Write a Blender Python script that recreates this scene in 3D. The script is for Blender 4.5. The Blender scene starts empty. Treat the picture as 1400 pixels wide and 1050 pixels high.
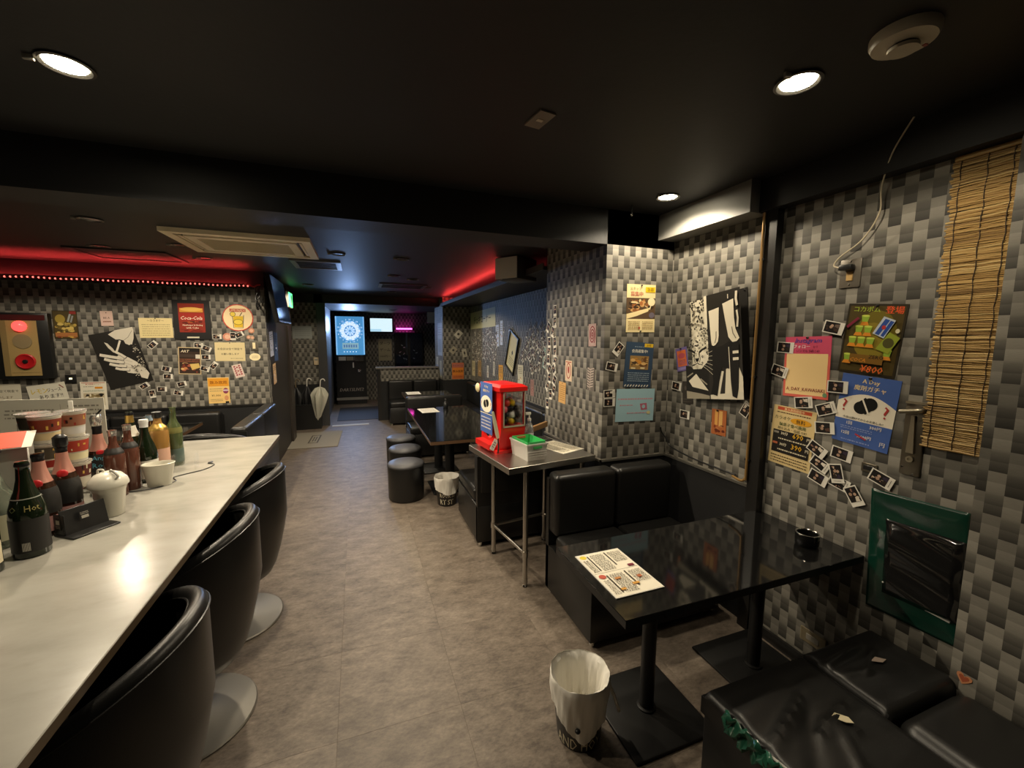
import bpy, bmesh, math, random
from mathutils import Matrix, Vector
random.seed(7)
R = math.radians
SC = bpy.context.scene
COL = SC.collection

# ------------------------------------------------------------------ camera, world, exposure
cam_d = bpy.data.cameras.new('camera'); cam = bpy.data.objects.new('camera', cam_d); COL.objects.link(cam)
cam_d.sensor_width = 36.0; cam_d.lens = 567.06 / 1400 * 36.0; cam_d.clip_start = 0.02; cam_d.clip_end = 60
def cam_matrix(yaw, pitch, roll, h):
    cy, sy, cp, sp = math.cos(yaw), math.sin(yaw), math.cos(pitch), math.sin(pitch)
    f = Vector((sy*cp, cy*cp, -sp)); r = Vector((cy, -sy, 0)); d = f.cross(r)
    cr, sr = math.cos(roll), math.sin(roll)
    r2 = cr*r + sr*d; d2 = -sr*r + cr*d
    m = Matrix.Identity(4)
    for i in range(3): m[i][0] = r2[i]; m[i][1] = -d2[i]; m[i][2] = -f[i]
    m[2][3] = h
    return m
cam.matrix_world = cam_matrix(R(20.317), R(6.465), R(-0.342), 1.6)
SC.camera = cam
w = bpy.data.worlds.new('world'); SC.world = w; w.use_nodes = True
w.node_tree.nodes['Background'].inputs[0].default_value = (0.9, 0.95, 1.0, 1)
w.node_tree.nodes['Background'].inputs[1].default_value = 0.0
SC.view_settings.view_transform = 'Standard'; SC.view_settings.look = 'None'
SC.view_settings.gamma = 1.0; SC.view_settings.use_curve_mapping = False
SC.view_settings.exposure = 0.6
WARM = (1.0, 0.85, 0.63)
LAMP_W = 30.0          # watts of every ceiling lamp that is on
LED_RED = 60.0         # emission strength of the hidden strips added to light the ledges red
DART_GLOW = .62        # emission strength of the dart machine's face

# ------------------------------------------------------------------ materials
MATS = {}
def lin(c):
    if isinstance(c, str):
        c = c.lstrip('#'); c = [int(c[i:i+2], 16)/255 for i in (0, 2, 4)]
        return tuple((v/12.92 if v <= .04045 else ((v+.055)/1.055)**2.4) for v in c)
    return tuple(c)
def bsdf_of(m): return m.node_tree.nodes['Principled BSDF']
def mat(name, col, rough=.5, metal=0.0, spec=.5, trans=0.0, emit=None, es=0.0, alpha=1.0, coat=0.0):
    if name in MATS: return MATS[name]
    m = bpy.data.materials.new(name); m.use_nodes = True; b = bsdf_of(m)
    b.inputs['Base Color'].default_value = (*lin(col), 1); b.inputs['Roughness'].default_value = rough
    b.inputs['Metallic'].default_value = metal; b.inputs['Specular IOR Level'].default_value = spec
    b.inputs['Transmission Weight'].default_value = trans; b.inputs['Alpha'].default_value = alpha
    b.inputs['Coat Weight'].default_value = coat
    if emit is not None:
        b.inputs['Emission Color'].default_value = (*lin(emit), 1); b.inputs['Emission Strength'].default_value = es
    MATS[name] = m; return m
def ink(c):                                     # flat print
    return mat('print_' + c.lstrip('#'), c, .55, spec=.3)
class NT:                                       # tiny node helper
    def __init__(s, m): s.t = m.node_tree; s.b = bsdf_of(m)
    def n(s, typ, **kw):
        nd = s.t.nodes.new(typ)
        for k, v in kw.items(): setattr(nd, k, v)
        return nd
    def l(s, a, b): s.t.links.new(a, b)
    def math(s, op, a, b=None):
        nd = s.n('ShaderNodeMath', operation=op)
        for i, v in enumerate((a, b)):
            if v is None: continue
            if isinstance(v, (int, float)): nd.inputs[i].default_value = v
            else: s.l(v, nd.inputs[i])
        return nd.outputs[0]
    def ramp(s, fac, stops):
        nd = s.n('ShaderNodeValToRGB'); e = nd.color_ramp.elements
        while len(e) < len(stops): e.new(.5)
        for el, (p, c) in zip(e, stops):
            el.position = p; el.color = (*c, 1) if len(c) == 3 else c
        s.l(fac, nd.inputs[0]); return nd.outputs[0]
    def noise(s, scale, detail=4, rough=.55, vec=None, out='Fac'):
        nd = s.n('ShaderNodeTexNoise'); nd.inputs['Scale'].default_value = scale
        nd.inputs['Detail'].default_value = detail; nd.inputs['Roughness'].default_value = rough
        if vec is not None: s.l(vec, nd.inputs['Vector'])
        return nd.outputs[out]
    def bump(s, h, strength=.2, dist=.01):
        nd = s.n('ShaderNodeBump'); nd.inputs['Strength'].default_value = strength; nd.inputs['Distance'].default_value = dist
        s.l(h, nd.inputs['Height']); s.l(nd.outputs[0], s.b.inputs['Normal'])

def make_wallpaper():
    m = mat('woven_wallpaper', (.2, .2, .2), .55, spec=.35); t = NT(m)
    g = t.n('ShaderNodeNewGeometry'); sx = t.n('ShaderNodeSeparateXYZ'); t.l(g.outputs['Position'], sx.inputs[0])
    u = t.math('ADD', sx.outputs[0], sx.outputs[1]); u = t.math('ADD', u, 20.0)
    cu = t.math('DIVIDE', u, .043); col = t.math('FLOOR', cu)
    par = t.math('FLOORED_MODULO', col, 2.0)
    zz = t.math('DIVIDE', sx.outputs[2], -.146)
    zz = t.math('ADD', zz, 50.0); zz = t.math('ADD', zz, t.math('MULTIPLY', par, .5))
    cell = t.math('FLOOR', zz); fr = t.math('FRACT', zz)
    val = t.ramp(fr, [(0, (.235,)*3), (.24, (.20,)*3), (.25, (.265,)*3), (.48, (.205,)*3), (.56, (.135,)*3), (.76, (.066,)*3), (.77, (.095,)*3), (1, (.036,)*3)])
    cb = t.n('ShaderNodeCombineXYZ'); t.l(col, cb.inputs[0]); t.l(cell, cb.inputs[1])
    wn = t.n('ShaderNodeTexWhiteNoise', noise_dimensions='2D'); t.l(cb.outputs[0], wn.inputs['Vector'])
    k = t.math('ADD', t.math('MULTIPLY', wn.outputs['Value'], .5), .72)
    # woven thread lines
    mp = t.n('ShaderNodeMapping'); mp.inputs['Scale'].default_value = (60, 60, 900); t.l(g.outputs['Position'], mp.inputs[0])
    nz = t.noise(1.0, 2, .5, mp.outputs[0]); k = t.math('MULTIPLY', k, t.math('ADD', t.math('MULTIPLY', nz, .35), .82))
    mx = t.n('ShaderNodeMix', data_type='RGBA', blend_type='MULTIPLY'); mx.inputs[0].default_value = 1
    t.l(val, mx.inputs[6]); tint = t.n('ShaderNodeCombineColor'); 
    for i, s_ in enumerate((1.0, .94, .80)): t.l(t.math('MULTIPLY', k, s_), tint.inputs[i])
    t.l(tint.outputs[0], mx.inputs[7]); t.l(mx.outputs[2], t.b.inputs['Base Color'])
    t.bump(nz, .12, .002)
    return m
WALLP = make_wallpaper()
def make_black_paint():
    m = mat('black_paint', (.016, .016, .0165), .55, spec=.35); t = NT(m)
    c = t.n('ShaderNodeTexCoord'); n = t.noise(38, 4, .6, c.outputs['Object']); t.bump(n, .15, .004); return m
BLACKP = make_black_paint()
def make_floor():
    m = mat('stone_vinyl', (.2, .18, .15), .42, spec=.45); t = NT(m)
    oi = t.n('ShaderNodeObjectInfo'); g = t.n('ShaderNodeNewGeometry')
    off = t.n('ShaderNodeVectorMath', operation='SCALE'); off.inputs[3].default_value = 3.0
    cb = t.n('ShaderNodeCombineXYZ'); t.l(oi.outputs['Random'], cb.inputs[0]); t.l(oi.outputs['Random'], cb.inputs[1]); t.l(cb.outputs[0], off.inputs[0])
    ad = t.n('ShaderNodeVectorMath', operation='ADD'); t.l(g.outputs['Position'], ad.inputs[0]); t.l(off.outputs[0], ad.inputs[1])
    mp = t.n('ShaderNodeMapping'); mp.inputs['Rotation'].default_value = (0, 0, .5); mp.inputs['Scale'].default_value = (1, 1.9, 1); t.l(ad.outputs[0], mp.inputs[0])
    n1 = t.noise(7.5, 9, .74, mp.outputs[0]); n2 = t.noise(42, 6, .7, mp.outputs[0])
    f = t.math('ADD', t.math('MULTIPLY', n1, .70), t.math('MULTIPLY', n2, .42))
    f = t.math('ADD', f, t.math('MULTIPLY', oi.outputs['Random'], .035))
    c = t.ramp(f, [(.36, (.050, .038, .030)), (.50, (.118, .093, .072)), (.62, (.19, .153, .119)), (.78, (.29, .24, .19))])
    t.l(c, t.b.inputs['Base Color'])
    r = t.math('ADD', t.math('MULTIPLY', n2, .3), .34); t.l(r, t.b.inputs['Roughness']); t.bump(n2, .12, .004)
    return m
FLOORM = make_floor()
def make_leather(name, col=(.010, .0098, .0095), rough=.36):
    m = mat(name, col, rough, spec=.5); t = NT(m)
    c = t.n('ShaderNodeTexCoord'); v = t.n('ShaderNodeTexVoronoi'); v.inputs['Scale'].default_value = 380; t.l(c.outputs['Object'], v.inputs['Vector'])
    t.bump(v.outputs['Distance'], .08, .002); return m
LEATHER = make_leather('black_leatherette'); LEATHERB = make_leather('stool_vinyl', (.055, .055, .06), .42)
def make_counter():
    m = mat('marbled_white_laminate', (.6, .58, .5), .22, spec=.5); t = NT(m)
    g = t.n('ShaderNodeNewGeometry'); mp = t.n('ShaderNodeMapping'); mp.inputs['Rotation'].default_value = (0, 0, .55); mp.inputs['Scale'].default_value = (1.6, 3.6, 1); t.l(g.outputs['Position'], mp.inputs[0])
    n = t.noise(2.2, 8, .6, mp.outputs[0]); c = t.ramp(n, [(.30, (.265, .255, .22)), (.5, (.335, .322, .282)), (.68, (.375, .362, .318))])
    t.l(c, t.b.inputs['Base Color']); return m
COUNTER = make_counter()
STEEL = mat('stainless_steel', (.52, .50, .46), .28, 1.0)
CHROME = mat('polished_chrome', (.75, .74, .70), .12, 1.0)
BRUSHED = mat('brushed_disc_metal', (.27, .255, .225), .45, .8)
BLACKG = mat('black_gloss_top', (.006, .006, .006), .07, spec=.5)
BLACKM = mat('black_metal', (.010, .010, .010), .45, spec=.4)
BLACKPL = mat('black_plastic', (.012, .012, .012), .35)
GREYPL = mat('grey_plastic', (.30, .28, .24), .45)
IVORY = mat('ivory_plastic', (.58, .52, .40), .45)
WHITEPL = mat('white_plastic', (.72, .69, .62), .35)
PAPER = mat('white_paper', (.74, .71, .63), .6, spec=.2)
CREAM = mat('cream_paper', '#f3e3b8', .6, spec=.2)
WOODTRIM = mat('brown_wood_edge', (.10, .055, .028), .4)
WOOD = mat('pale_wood', (.38, .22, .09), .5)
RED = mat('red_plastic', (.62, .012, .010), .30)
ALU = mat('aluminium_trim', (.45, .43, .38), .35, .9)
TRIMB = mat('black_wood_trim', (.014, .013, .012), .35)

# ------------------------------------------------------------------ mesh builder
class MB:
    def __init__(s): s.v = []; s.f = []; s.mi = []; s.sm = []; s.mats = []
    def m(s, material):
        if material not in s.mats: s.mats.append(material)
        return s.mats.index(material)
    def add(s, vs, fs, material, smooth=False, M=None):
        b = len(s.v); k = s.m(material)
        for p in vs:
            s.v.append(tuple(M @ Vector(p)) if M is not None else tuple(p))
        for f in fs: s.f.append(tuple(b+i for i in f)); s.mi.append(k); s.sm.append(smooth)
        return s
    def box(s, x0, x1, y0, y1, z0, z1, material, M=None):
        v = [(x, y, z) for z in (z0, z1) for y in (y0, y1) for x in (x0, x1)]
        return s.add(v, [(0, 2, 3, 1), (4, 5, 7, 6), (0, 1, 5, 4), (2, 6, 7, 3), (0, 4, 6, 2), (1, 3, 7, 5)], material, False, M)
    def rbox(s, x0, x1, y0, y1, z0, z1, material, r=.02, seg=3, M=None):
        bm = bmesh.new(); bmesh.ops.create_cube(bm, size=1)
        for v in bm.verts: v.co = Vector(((x0+x1)/2 + v.co.x*(x1-x0), (y0+y1)/2 + v.co.y*(y1-y0), (z0+z1)/2 + v.co.z*(z1-z0)))
        bmesh.ops.bevel(bm, geom=bm.edges[:], offset=r, segments=seg, profile=.5, affect='EDGES', clamp_overlap=True)
        bm.verts.index_update()
        s.add([v.co.copy() for v in bm.verts], [[v.index for v in f.verts] for f in bm.faces], material, True, M); bm.free(); return s
    def lathe(s, prof, material, n=24, M=None, cap=True, smooth=True, sx=1, sy=1):
        vs = []; fs = []; k = len(prof)
        for i in range(n):
            a = 2*math.pi*i/n
            for r, z in prof: vs.append((r*math.cos(a)*sx, r*math.sin(a)*sy, z))
        for i in range(n):
            j = (i+1) % n
            for q in range(k-1): fs.append((i*k+q, j*k+q, j*k+q+1, i*k+q+1))
        if cap:
            if prof[0][0] > 1e-5: fs.append(tuple(i*k for i in range(n))[::-1])
            if prof[-1][0] > 1e-5: fs.append(tuple(i*k+k-1 for i in range(n)))
        return s.add(vs, fs, material, smooth, M)
    def cyl(s, r, z0, z1, material, n=20, M=None, r2=None):
        r2 = r if r2 is None else r2
        e = min(.003, (z1-z0)*.2)
        return s.lathe([(r, z0), (r2, z1-e), (max(r2-e, 1e-4), z1)], material, n, M)
    def tube(s, pts, r, material, n=8, closed=False):
        P = [Vector(p) for p in pts]; k = len(P); vs = []; fs = []; up = None
        for i, p in enumerate(P):
            a = P[(i-1) % k] if (closed or i > 0) else p; b = P[(i+1) % k] if (closed or i < k-1) else p
            d = (b-a).normalized()
            if up is None:
                up = d.orthogonal().normalized()
            up = (up - d*up.dot(d)).normalized(); q = d.cross(up)
            for j in range(n):
                t = 2*math.pi*j/n; vs.append(p + (up*math.cos(t) + q*math.sin(t))*r)
        for i in range(k if closed else k-1):
            for j in range(n): fs.append((i*n+j, i*n+(j+1) % n, ((i+1) % k)*n+(j+1) % n, ((i+1) % k)*n+j))
        if not closed: fs += [tuple(range(n))[::-1], tuple((k-1)*n+j for j in range(n))]
        return s.add(vs, fs, material, True)
    def prism(s, pts, z0, z1, material, M=None):
        n = len(pts); vs = [(x, y, z0) for x, y in pts] + [(x, y, z1) for x, y in pts]
        fs = [tuple(range(n))[::-1], tuple(range(n, 2*n))] + [(i, (i+1) % n, n+(i+1) % n, n+i) for i in range(n)]
        return s.add(vs, fs, material, False, M)
    def sphere(s, c, r, material, n=12, sc=(1, 1, 1)):
        prof = [(max(1e-6, r*math.sin(math.pi*i/n)), -r*math.cos(math.pi*i/n)) for i in range(n+1)]
        M = Matrix.Translation(c) @ Matrix.Diagonal((*sc, 1)); return s.lathe(prof, material, n*2, M, cap=False)
    def build(s, name, parent=None, loc=None):
        me = bpy.data.meshes.new(name); me.from_pydata(s.v, [], s.f)
        for m_ in s.mats: me.materials.append(m_)
        me.polygons.foreach_set('material_index', s.mi); me.polygons.foreach_set('use_smooth', s.sm); me.update()
        o = bpy.data.objects.new(name, me); COL.objects.link(o)
        if any(s.sm) and not all(s.sm) or any(s.sm):
            try: me.set_sharp_from_angle(angle=R(40))
            except Exception: pass
        if parent is not None: o.parent = parent; REG.append(o)
        if loc is not None: o.location = loc
        return o
REG = []
def tag(o, label, cat, group=None, kind=None):
    o['label'] = label; o['category'] = cat
    if group: o['group'] = group
    if kind: o['kind'] = kind
    return o
def thing(name, label, cat, loc=(0, 0, 0), rz=0, group=None, M=None):
    o = bpy.data.objects.new(name, None); COL.objects.link(o); o.empty_display_size = .1
    if M is not None: o.matrix_world = M
    else: o.location = loc; o.rotation_euler = (0, 0, rz)
    return tag(o, label, cat, group)
def struct(name, mb, label, cat):
    return tag(mb.build(name), label, cat, kind='structure')
def copy_tree(o, parent=None):
    c = o.copy(); COL.objects.link(c)
    if parent is not None: c.parent = parent
    for ch in list(o.children): copy_tree(ch, c)
    return c
def T(x, y, z, rz=0): return Matrix.Translation((x, y, z)) @ Matrix.Rotation(rz, 4, 'Z')

# lettering -> mesh (Blender's built-in font)
_TX = {}
def text_geo(s):
    if s in _TX: return _TX[s]
    c = bpy.data.curves.new('lettering', 'FONT'); c.body = s; c.size = 1.0; c.resolution_u = 1; c.fill_mode = 'FRONT'; c.align_x = 'CENTER'
    o = bpy.data.objects.new('lettering', c); COL.objects.link(o)
    dg = bpy.context.evaluated_depsgraph_get(); me = bpy.data.meshes.new_from_object(o.evaluated_get(dg))
    vs = [v.co.copy() for v in me.vertices]; fs = [tuple(p.vertices) for p in me.polygons]
    bpy.data.objects.remove(o); bpy.data.curves.remove(c); bpy.data.meshes.remove(me)
    if vs:
        x0 = min(v.x for v in vs); x1 = max(v.x for v in vs); y0 = min(v.y for v in vs); y1 = max(v.y for v in vs)
    else: x0 = x1 = y0 = y1 = 0
    vs = [((v.x-(x0+x1)/2), (v.y-(y0+y1)/2)) for v in vs]
    _TX[s] = (vs, fs, max(x1-x0, 1e-3), max(y1-y0, 1e-3)); return _TX[s]
def put_text(mb, s, x, y, z, h, maxw, material, rot=0, shear=0, bold=0):
    vs, fs, tw, th = text_geo(s)
    sy = h/th; sx = sy
    if tw*sx > maxw: sx = maxw/tw
    c, sn = math.cos(rot), math.sin(rot)
    for dx in ((-bold, bold) if bold else (0,)):
        q = []
        for a, b in vs:
            a = a*sx + b*sy*shear + dx; b = b*sy; q.append((x + a*c - b*sn, y + a*sn + b*c, z + (dx > 0)*.00003))
        mb.add(q, fs, material)
def ell(x, y, z, rx, ry, n=20, rot=0):
    c, s = math.cos(rot), math.sin(rot)
    return [(x + rx*math.cos(t)*c - ry*math.sin(t)*s, y + rx*math.cos(t)*s + ry*math.sin(t)*c, z) for t in [2*math.pi*i/n for i in range(n)]]
LAY = .00022
def sheet(w_, h_, base, prints, thick=.0012, ellipse=False, rnd=None):
    """A sheet in local XY facing +Z; prints are in 0..1 from its top left."""
    mb = MB(); rn = rnd or random
    X = lambda u: (u-.5)*w_; Y = lambda v: (.5-v)*h_
    bm_ = ink(base) if isinstance(base, str) else base
    if ellipse:
        p = ell(0, 0, 0, w_/2, h_/2, 40); mb.prism([(a, b) for a, b, _ in p], 0, thick, bm_)
    else: mb.box(-w_/2, w_/2, -h_/2, h_/2, 0, thick, bm_)
    z = thick + .0002
    for p in prints:
        k = p[0]
        if k == 'r':
            _, a, b, c, d, colr = p; mb.add([(X(a), Y(d), z), (X(c), Y(d), z), (X(c), Y(b), z), (X(a), Y(b), z)], [(0, 1, 2, 3)], ink(colr))
        elif k == 'e':
            _, a, b, ra, rb, colr = p[:6]; rot = p[6] if len(p) > 6 else 0
            q = ell(X(a), Y(b), z, ra*w_, rb*h_, 20, rot); mb.add(q, [tuple(range(len(q)))], ink(colr))
        elif k == 'p':
            _, pts, colr = p; mb.add([(X(a), Y(b), z) for a, b in pts][::-1], [tuple(range(len(pts)))], ink(colr))
        elif k == 't':
            _, a, b, hh, s, colr = p[:6]; mw = (p[6] if len(p) > 6 else .9)*w_; sh = p[7] if len(p) > 7 else 0; rot = p[8] if len(p) > 8 else 0
            put_text(mb, s, X(a), Y(b), z, hh*h_, mw, ink(colr), rot=rot, shear=sh, bold=hh*h_*.018)
        elif k == 'l':
            _, pts, wd, colr = p; q = [Vector((X(a), Y(b))) for a, b in pts]; L_ = []; Rr = []
            for i, c in enumerate(q):
                d = (q[min(i+1, len(q)-1)] - q[max(i-1, 0)]); d = d.normalized() if d.length > 0 else Vector((1, 0)); nn = Vector((-d.y, d.x))*wd*w_/2
                L_.append((*(c+nn), z)); Rr.append((*(c-nn), z))
            n = len(q); mb.add(L_ + Rr, [(n+i, n+i+1, i+1, i) for i in range(n-1)], ink(colr))
        elif k == 'g':                          # small print too fine to read: broken strokes
            _, a, b, c, d, rows, colr = p; vs = []; fs = []
            for i in range(rows):
                yy = b + (d-b)*(i+.5)/rows; hh = (d-b)/rows*.19; x = a + rn.uniform(0, .02)
                while x < c:
                    ww = rn.uniform(.012, .05); e = min(x+ww, c); j = len(vs)
                    vs += [(X(x), Y(yy+hh), z), (X(e), Y(yy+hh), z), (X(e), Y(yy-hh), z), (X(x), Y(yy-hh), z)]; fs.append((j, j+1, j+2, j+3)); x = e + rn.uniform(.008, .02)
            mb.add(vs, fs, ink(colr))
        elif k == 'b':                          # photographic print: scattered patches inside a box
            _, a, b, c, d, n, cols = p
            for i in range(n):
                colr = rn.choice(cols); ra = rn.uniform(.04, .16)*(c-a); rb = rn.uniform(.04, .16)*(d-b)
                q = ell(X(rn.uniform(a+ra, c-ra)), Y(rn.uniform(b+rb, d-rb)), z + i*.00001, ra*w_, rb*h_, 9, 0); mb.add(q, [tuple(range(9))], ink(colr))
            z += n*.00001
        z += LAY
    return mb
def wallM(wall, a, z, rot=0, off=.001):
    """Frame of a thing on a wall: local X to the right along the wall, Y up, Z out of it."""
    pl = {'R': ('x', 2.0), 'S': ('x', 1.48), 'C': ('y', 2.3), 'L': ('y', 5.5), 'P': ('y', 7.7), 'B': ('y', 11.0), 'U': ('y', 8.06), 'E': ('e', -.985)}[wall]
    M = Matrix.Identity(4)
    if pl[0] == 'x': ux, n, p = Vector((0, -1, 0)), Vector((-1, 0, 0)), Vector((pl[1]-off, -a, z))
    elif pl[0] == 'e': ux, n, p = Vector((0, 1, 0)), Vector((1, 0, 0)), Vector((pl[1]+off, a, z))
    else: ux, n, p = Vector((1, 0, 0)), Vector((0, -1, 0)), Vector((a, pl[1]-off, z))
    for i in range(3): M[i][0] = ux[i]; M[i][1] = (0, 0, 1)[i]; M[i][2] = n[i]; M[i][3] = p[i]
    return M @ Matrix.Rotation(R(rot), 4, 'Z')
def hang(mb, name, label, cat, wall, a, z, rot=0, off=.001, group=None, pins=()):
    o = mb.build(name); o.matrix_world = wallM(wall, a, z, rot, off); tag(o, label, cat, group)
    for (x, y) in pins:
        p = MB().lathe([(.0055, 0), (.0055, .002), (.003, .004), (.0038, .009), (1e-4, .0095)], BLACKPL, 10); q = p.build('push_pin', o); q.location = (x, y, .0012)
    return o

# ------------------------------------------------------------------ the setting
CZ, FZ = 2.39, 2.32            # ceiling near the camera, ceiling beyond the beam
m = MB().box(-4.0, 2.3, -1.6, 11.2, -.08, -.004, mat('grout_dark', (.07, .06, .05), .7)); floor = struct('floor', m, 'grey brown stone-look vinyl floor', 'floor')
tile_me = None; TS = .5
for i in range(-8, 5):
    for j in range(-3, 23):
        x0, y0 = i*TS - .13, j*TS + .12
        if x0 < -1.8 or x0 > 2.0 or y0 < -.1 or y0 > 11: continue
        if tile_me is None:
            g = .0001
            t = MB().add([(g, g, -.004), (TS-g, g, -.004), (TS-g, TS-g, -.004), (g, TS-g, -.004), (g, g, -.0006), (TS-g, g, -.0006), (TS-g, TS-g, -.0006), (g, TS-g, -.0006),
                          (g+.0004, g+.0004, 0), (TS-g-.0004, g+.0004, 0), (TS-g-.0004, TS-g-.0004, 0), (g+.0004, TS-g-.0004, 0)],
                         [(8, 9, 10, 11)] + [(a, b, b+4, a+4) for o_ in (0, 4) for a, b in ((o_, o_+1), (o_+1, o_+2), (o_+2, o_+3), (o_+3, o_))], FLOORM)
            to = t.build('floor_tile', floor); tile_me = to.data
        else:
            to = bpy.data.objects.new('floor_tile', tile_me); COL.objects.link(to); to.parent = floor
        to.location = (x0, y0, 0)
struct('ceiling', MB().box(-4.0, 2.3, -1.6, 2.3, CZ, CZ+.08, BLACKP), 'black painted ceiling above the bar counter', 'ceiling')
struct('ceiling', MB().box(-4.0, 2.3, 2.55, 8.06, FZ, FZ+.08, BLACKP), 'black ceiling beyond the beam with the air conditioner', 'ceiling')
struct('ceiling', MB().box(-.7, 2.3, 8.06, 11.2, 2.17, 2.4, BLACKP), 'low ceiling of the darts room lit blue', 'ceiling')
struct('trim_1', MB().box(-4.0, 2.0, 2.3, 2.55, 2.18, CZ+.08, BLACKP), 'black ceiling beam crossing the room', 'beam')
struct('trim_2', MB().box(-4.0, -.57, 8.06, 8.2, 2.17, FZ, BLACKP), 'black header above the umbrella alcove', 'trim')
# right wall: wallpaper above, black wainscot beyond the pipe
struct('wall_right', MB().box(2.0, 2.15, -1.6, 1.56, 0, CZ, WALLP).box(2.0, 2.15, 1.56, 2.31, .79, CZ, WALLP).box(2.0, 2.15, 3.1, 8.6, .79, FZ, WALLP)
       .box(2.0, 2.15, 1.56, 2.31, 0, .79, BLACKP).box(2.0, 2.15, 3.1, 8.6, 0, .79, BLACKP), 'grey woven-pattern wallpaper on the right wall', 'wall')
struct('wall_pilaster', MB().box(1.955, 2.0, -1.6, .732, 0, CZ, WALLP), 'wallpapered pilaster beside the bamboo blind', 'wall')
struct('wall_column', MB().box(1.48, 2.0, 2.3, 3.18, .79, CZ, WALLP).box(1.484, 2.0, 2.304, 3.18, 0, .79, BLACKP), 'wallpapered column carrying three posters', 'column')
struct('wall_column', MB().box(1.48, 2.0, 7.7, 8.55, .79, FZ, WALLP).box(1.484, 2.0, 7.704, 8.55, 0, .79, BLACKP), 'wallpapered pillar beside the darts room', 'column')
struct('trim_3', MB().box(1.470, 2.0, 2.29, 2.302, .782, .796, ALU).box(1.470, 1.482, 2.29, 3.18, .782, .796, ALU).box(1.988, 2.0, 1.57, 2.3, .782, .796, ALU), 'thin pale rail capping the black wainscot', 'trim')
struct('trim_4', MB().box(1.955, 2.0, 1.535, 1.60, 0, 2.236, TRIMB), 'black post at the end of the wainscot', 'trim')
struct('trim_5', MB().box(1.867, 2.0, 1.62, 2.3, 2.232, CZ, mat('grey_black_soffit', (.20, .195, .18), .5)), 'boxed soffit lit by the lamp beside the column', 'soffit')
struct('trim_6', MB().box(1.93, 2.0, -1.6, 1.62, 2.236, CZ, BLACKP), 'black boxed soffit above the bamboo blind', 'soffit')
struct('baseboard_right', MB().box(1.985, 2.0, .74, 1.535, 0, .06, TRIMB), 'black skirting below the right wallpaper', 'skirting')
# left wall at y = 5.5
struct('wall_left', MB().box(-4.0, -.985, 5.5, 5.62, .80, 2.14, WALLP).box(-4.0, -.985, 5.5, 5.62, 2.14, FZ, BLACKP).box(-4.0, -.985, 5.48, 5.62, 0, .80, BLACKP), 'grey woven wallpaper wall behind the bar counter', 'wall')
struct('trim_7', MB().box(-4.0, -.985, 5.47, 5.5, .792, .812, TRIMB), 'black rail below the left wallpaper', 'trim')
struct('wall_entrance', MB().box(-1.6, -.985, 5.62, 7.2, 0, FZ, mat('dark_brown_paint', (.022, .019, .016), .5)), 'dark brown wall carrying the television', 'wall')
struct('trim_8', MB().box(-.985, -.955, 6.9, 7.2, 0, FZ, mat('dark_brown_post', (.045, .036, .029), .45)), 'brown post beside the entrance', 'trim')
struct('wall_alcove', MB().box(-1.8, -.57, 8.06, 8.16, .75, 2.17, WALLP).box(-1.8, -.57, 8.05, 8.16, 0, .75, BLACKP), 'wallpapered alcove wall behind the umbrellas', 'wall')
struct('wall_outer', MB().box(-1.8, -1.7, 7.2, 8.06, 0, FZ, BLACKP).box(-4.0, -3.95, -1.6, 5.5, 0, CZ, BLACKP).box(-4.0, 2.3, -1.7, -1.6, 0, CZ, BLACKP), 'black walls closing the room', 'wall')
# darts room
struct('wall_darts', MB().box(-.67, -.57, 8.16, 11.0, 0, 2.17, mat('dark_blue_grey_paint', (.11, .115, .13), .45)), 'grey side wall of the darts room', 'wall')
struct('trim_9', MB().box(-.66, -.52, 8.02, 8.10, 0, 2.17, mat('dark_grey_frame', (.05, .05, .052), .4)), 'dark grey frame post at the darts room opening', 'trim')
struct('wall_back', MB().box(-.7, 2.3, 11.0, 11.1, 0, 2.17, WALLP), 'wallpapered back wall of the darts room', 'wall')
struct('wall_darts_right', MB().box(2.0, 2.1, 8.55, 11.0, 0, 2.17, BLACKP), 'black right wall of the darts room', 'wall')
struct('wall_partition', MB().box(.36, 1.48, 8.2, 8.32, .75, .985, WALLP).box(.33, 1.48, 8.195, 8.325, 0, .75, BLACKP).box(.32, .38, 8.19, 8.33, 0, .985, TRIMB)
       .box(.30, 1.48, 8.17, 8.35, .985, 1.015, mat('grey_cap', (.16, .15, .14), .35)), 'low wallpapered partition with grey cap', 'partition')
struct('trim_10', MB().box(-.48, .14, 7.88, 7.98, 0, .006, mat('pale_threshold', (.55, .54, .5), .5)), 'pale threshold strip on the floor', 'threshold')
# ledge above the right booths with its red rope light behind
struct('trim_11', MB().box(1.45, 2.0, 3.18, 7.7, 2.15, 2.18, BLACKP).box(1.44, 1.452, 3.18, 7.7, 2.15, 2.205, mat('dark_grey_lip', (.05, .045, .045), .4)), 'black light ledge above the right booths', 'ledge')
struct('trim_12', MB().box(-4.0, -1.1, 5.40, 5.5, 2.125, 2.14, BLACKP).box(-4.0, -1.1, 5.400, 5.405, 2.14, 2.164, BLACKP), 'black light ledge above the left wall', 'ledge')

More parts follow.
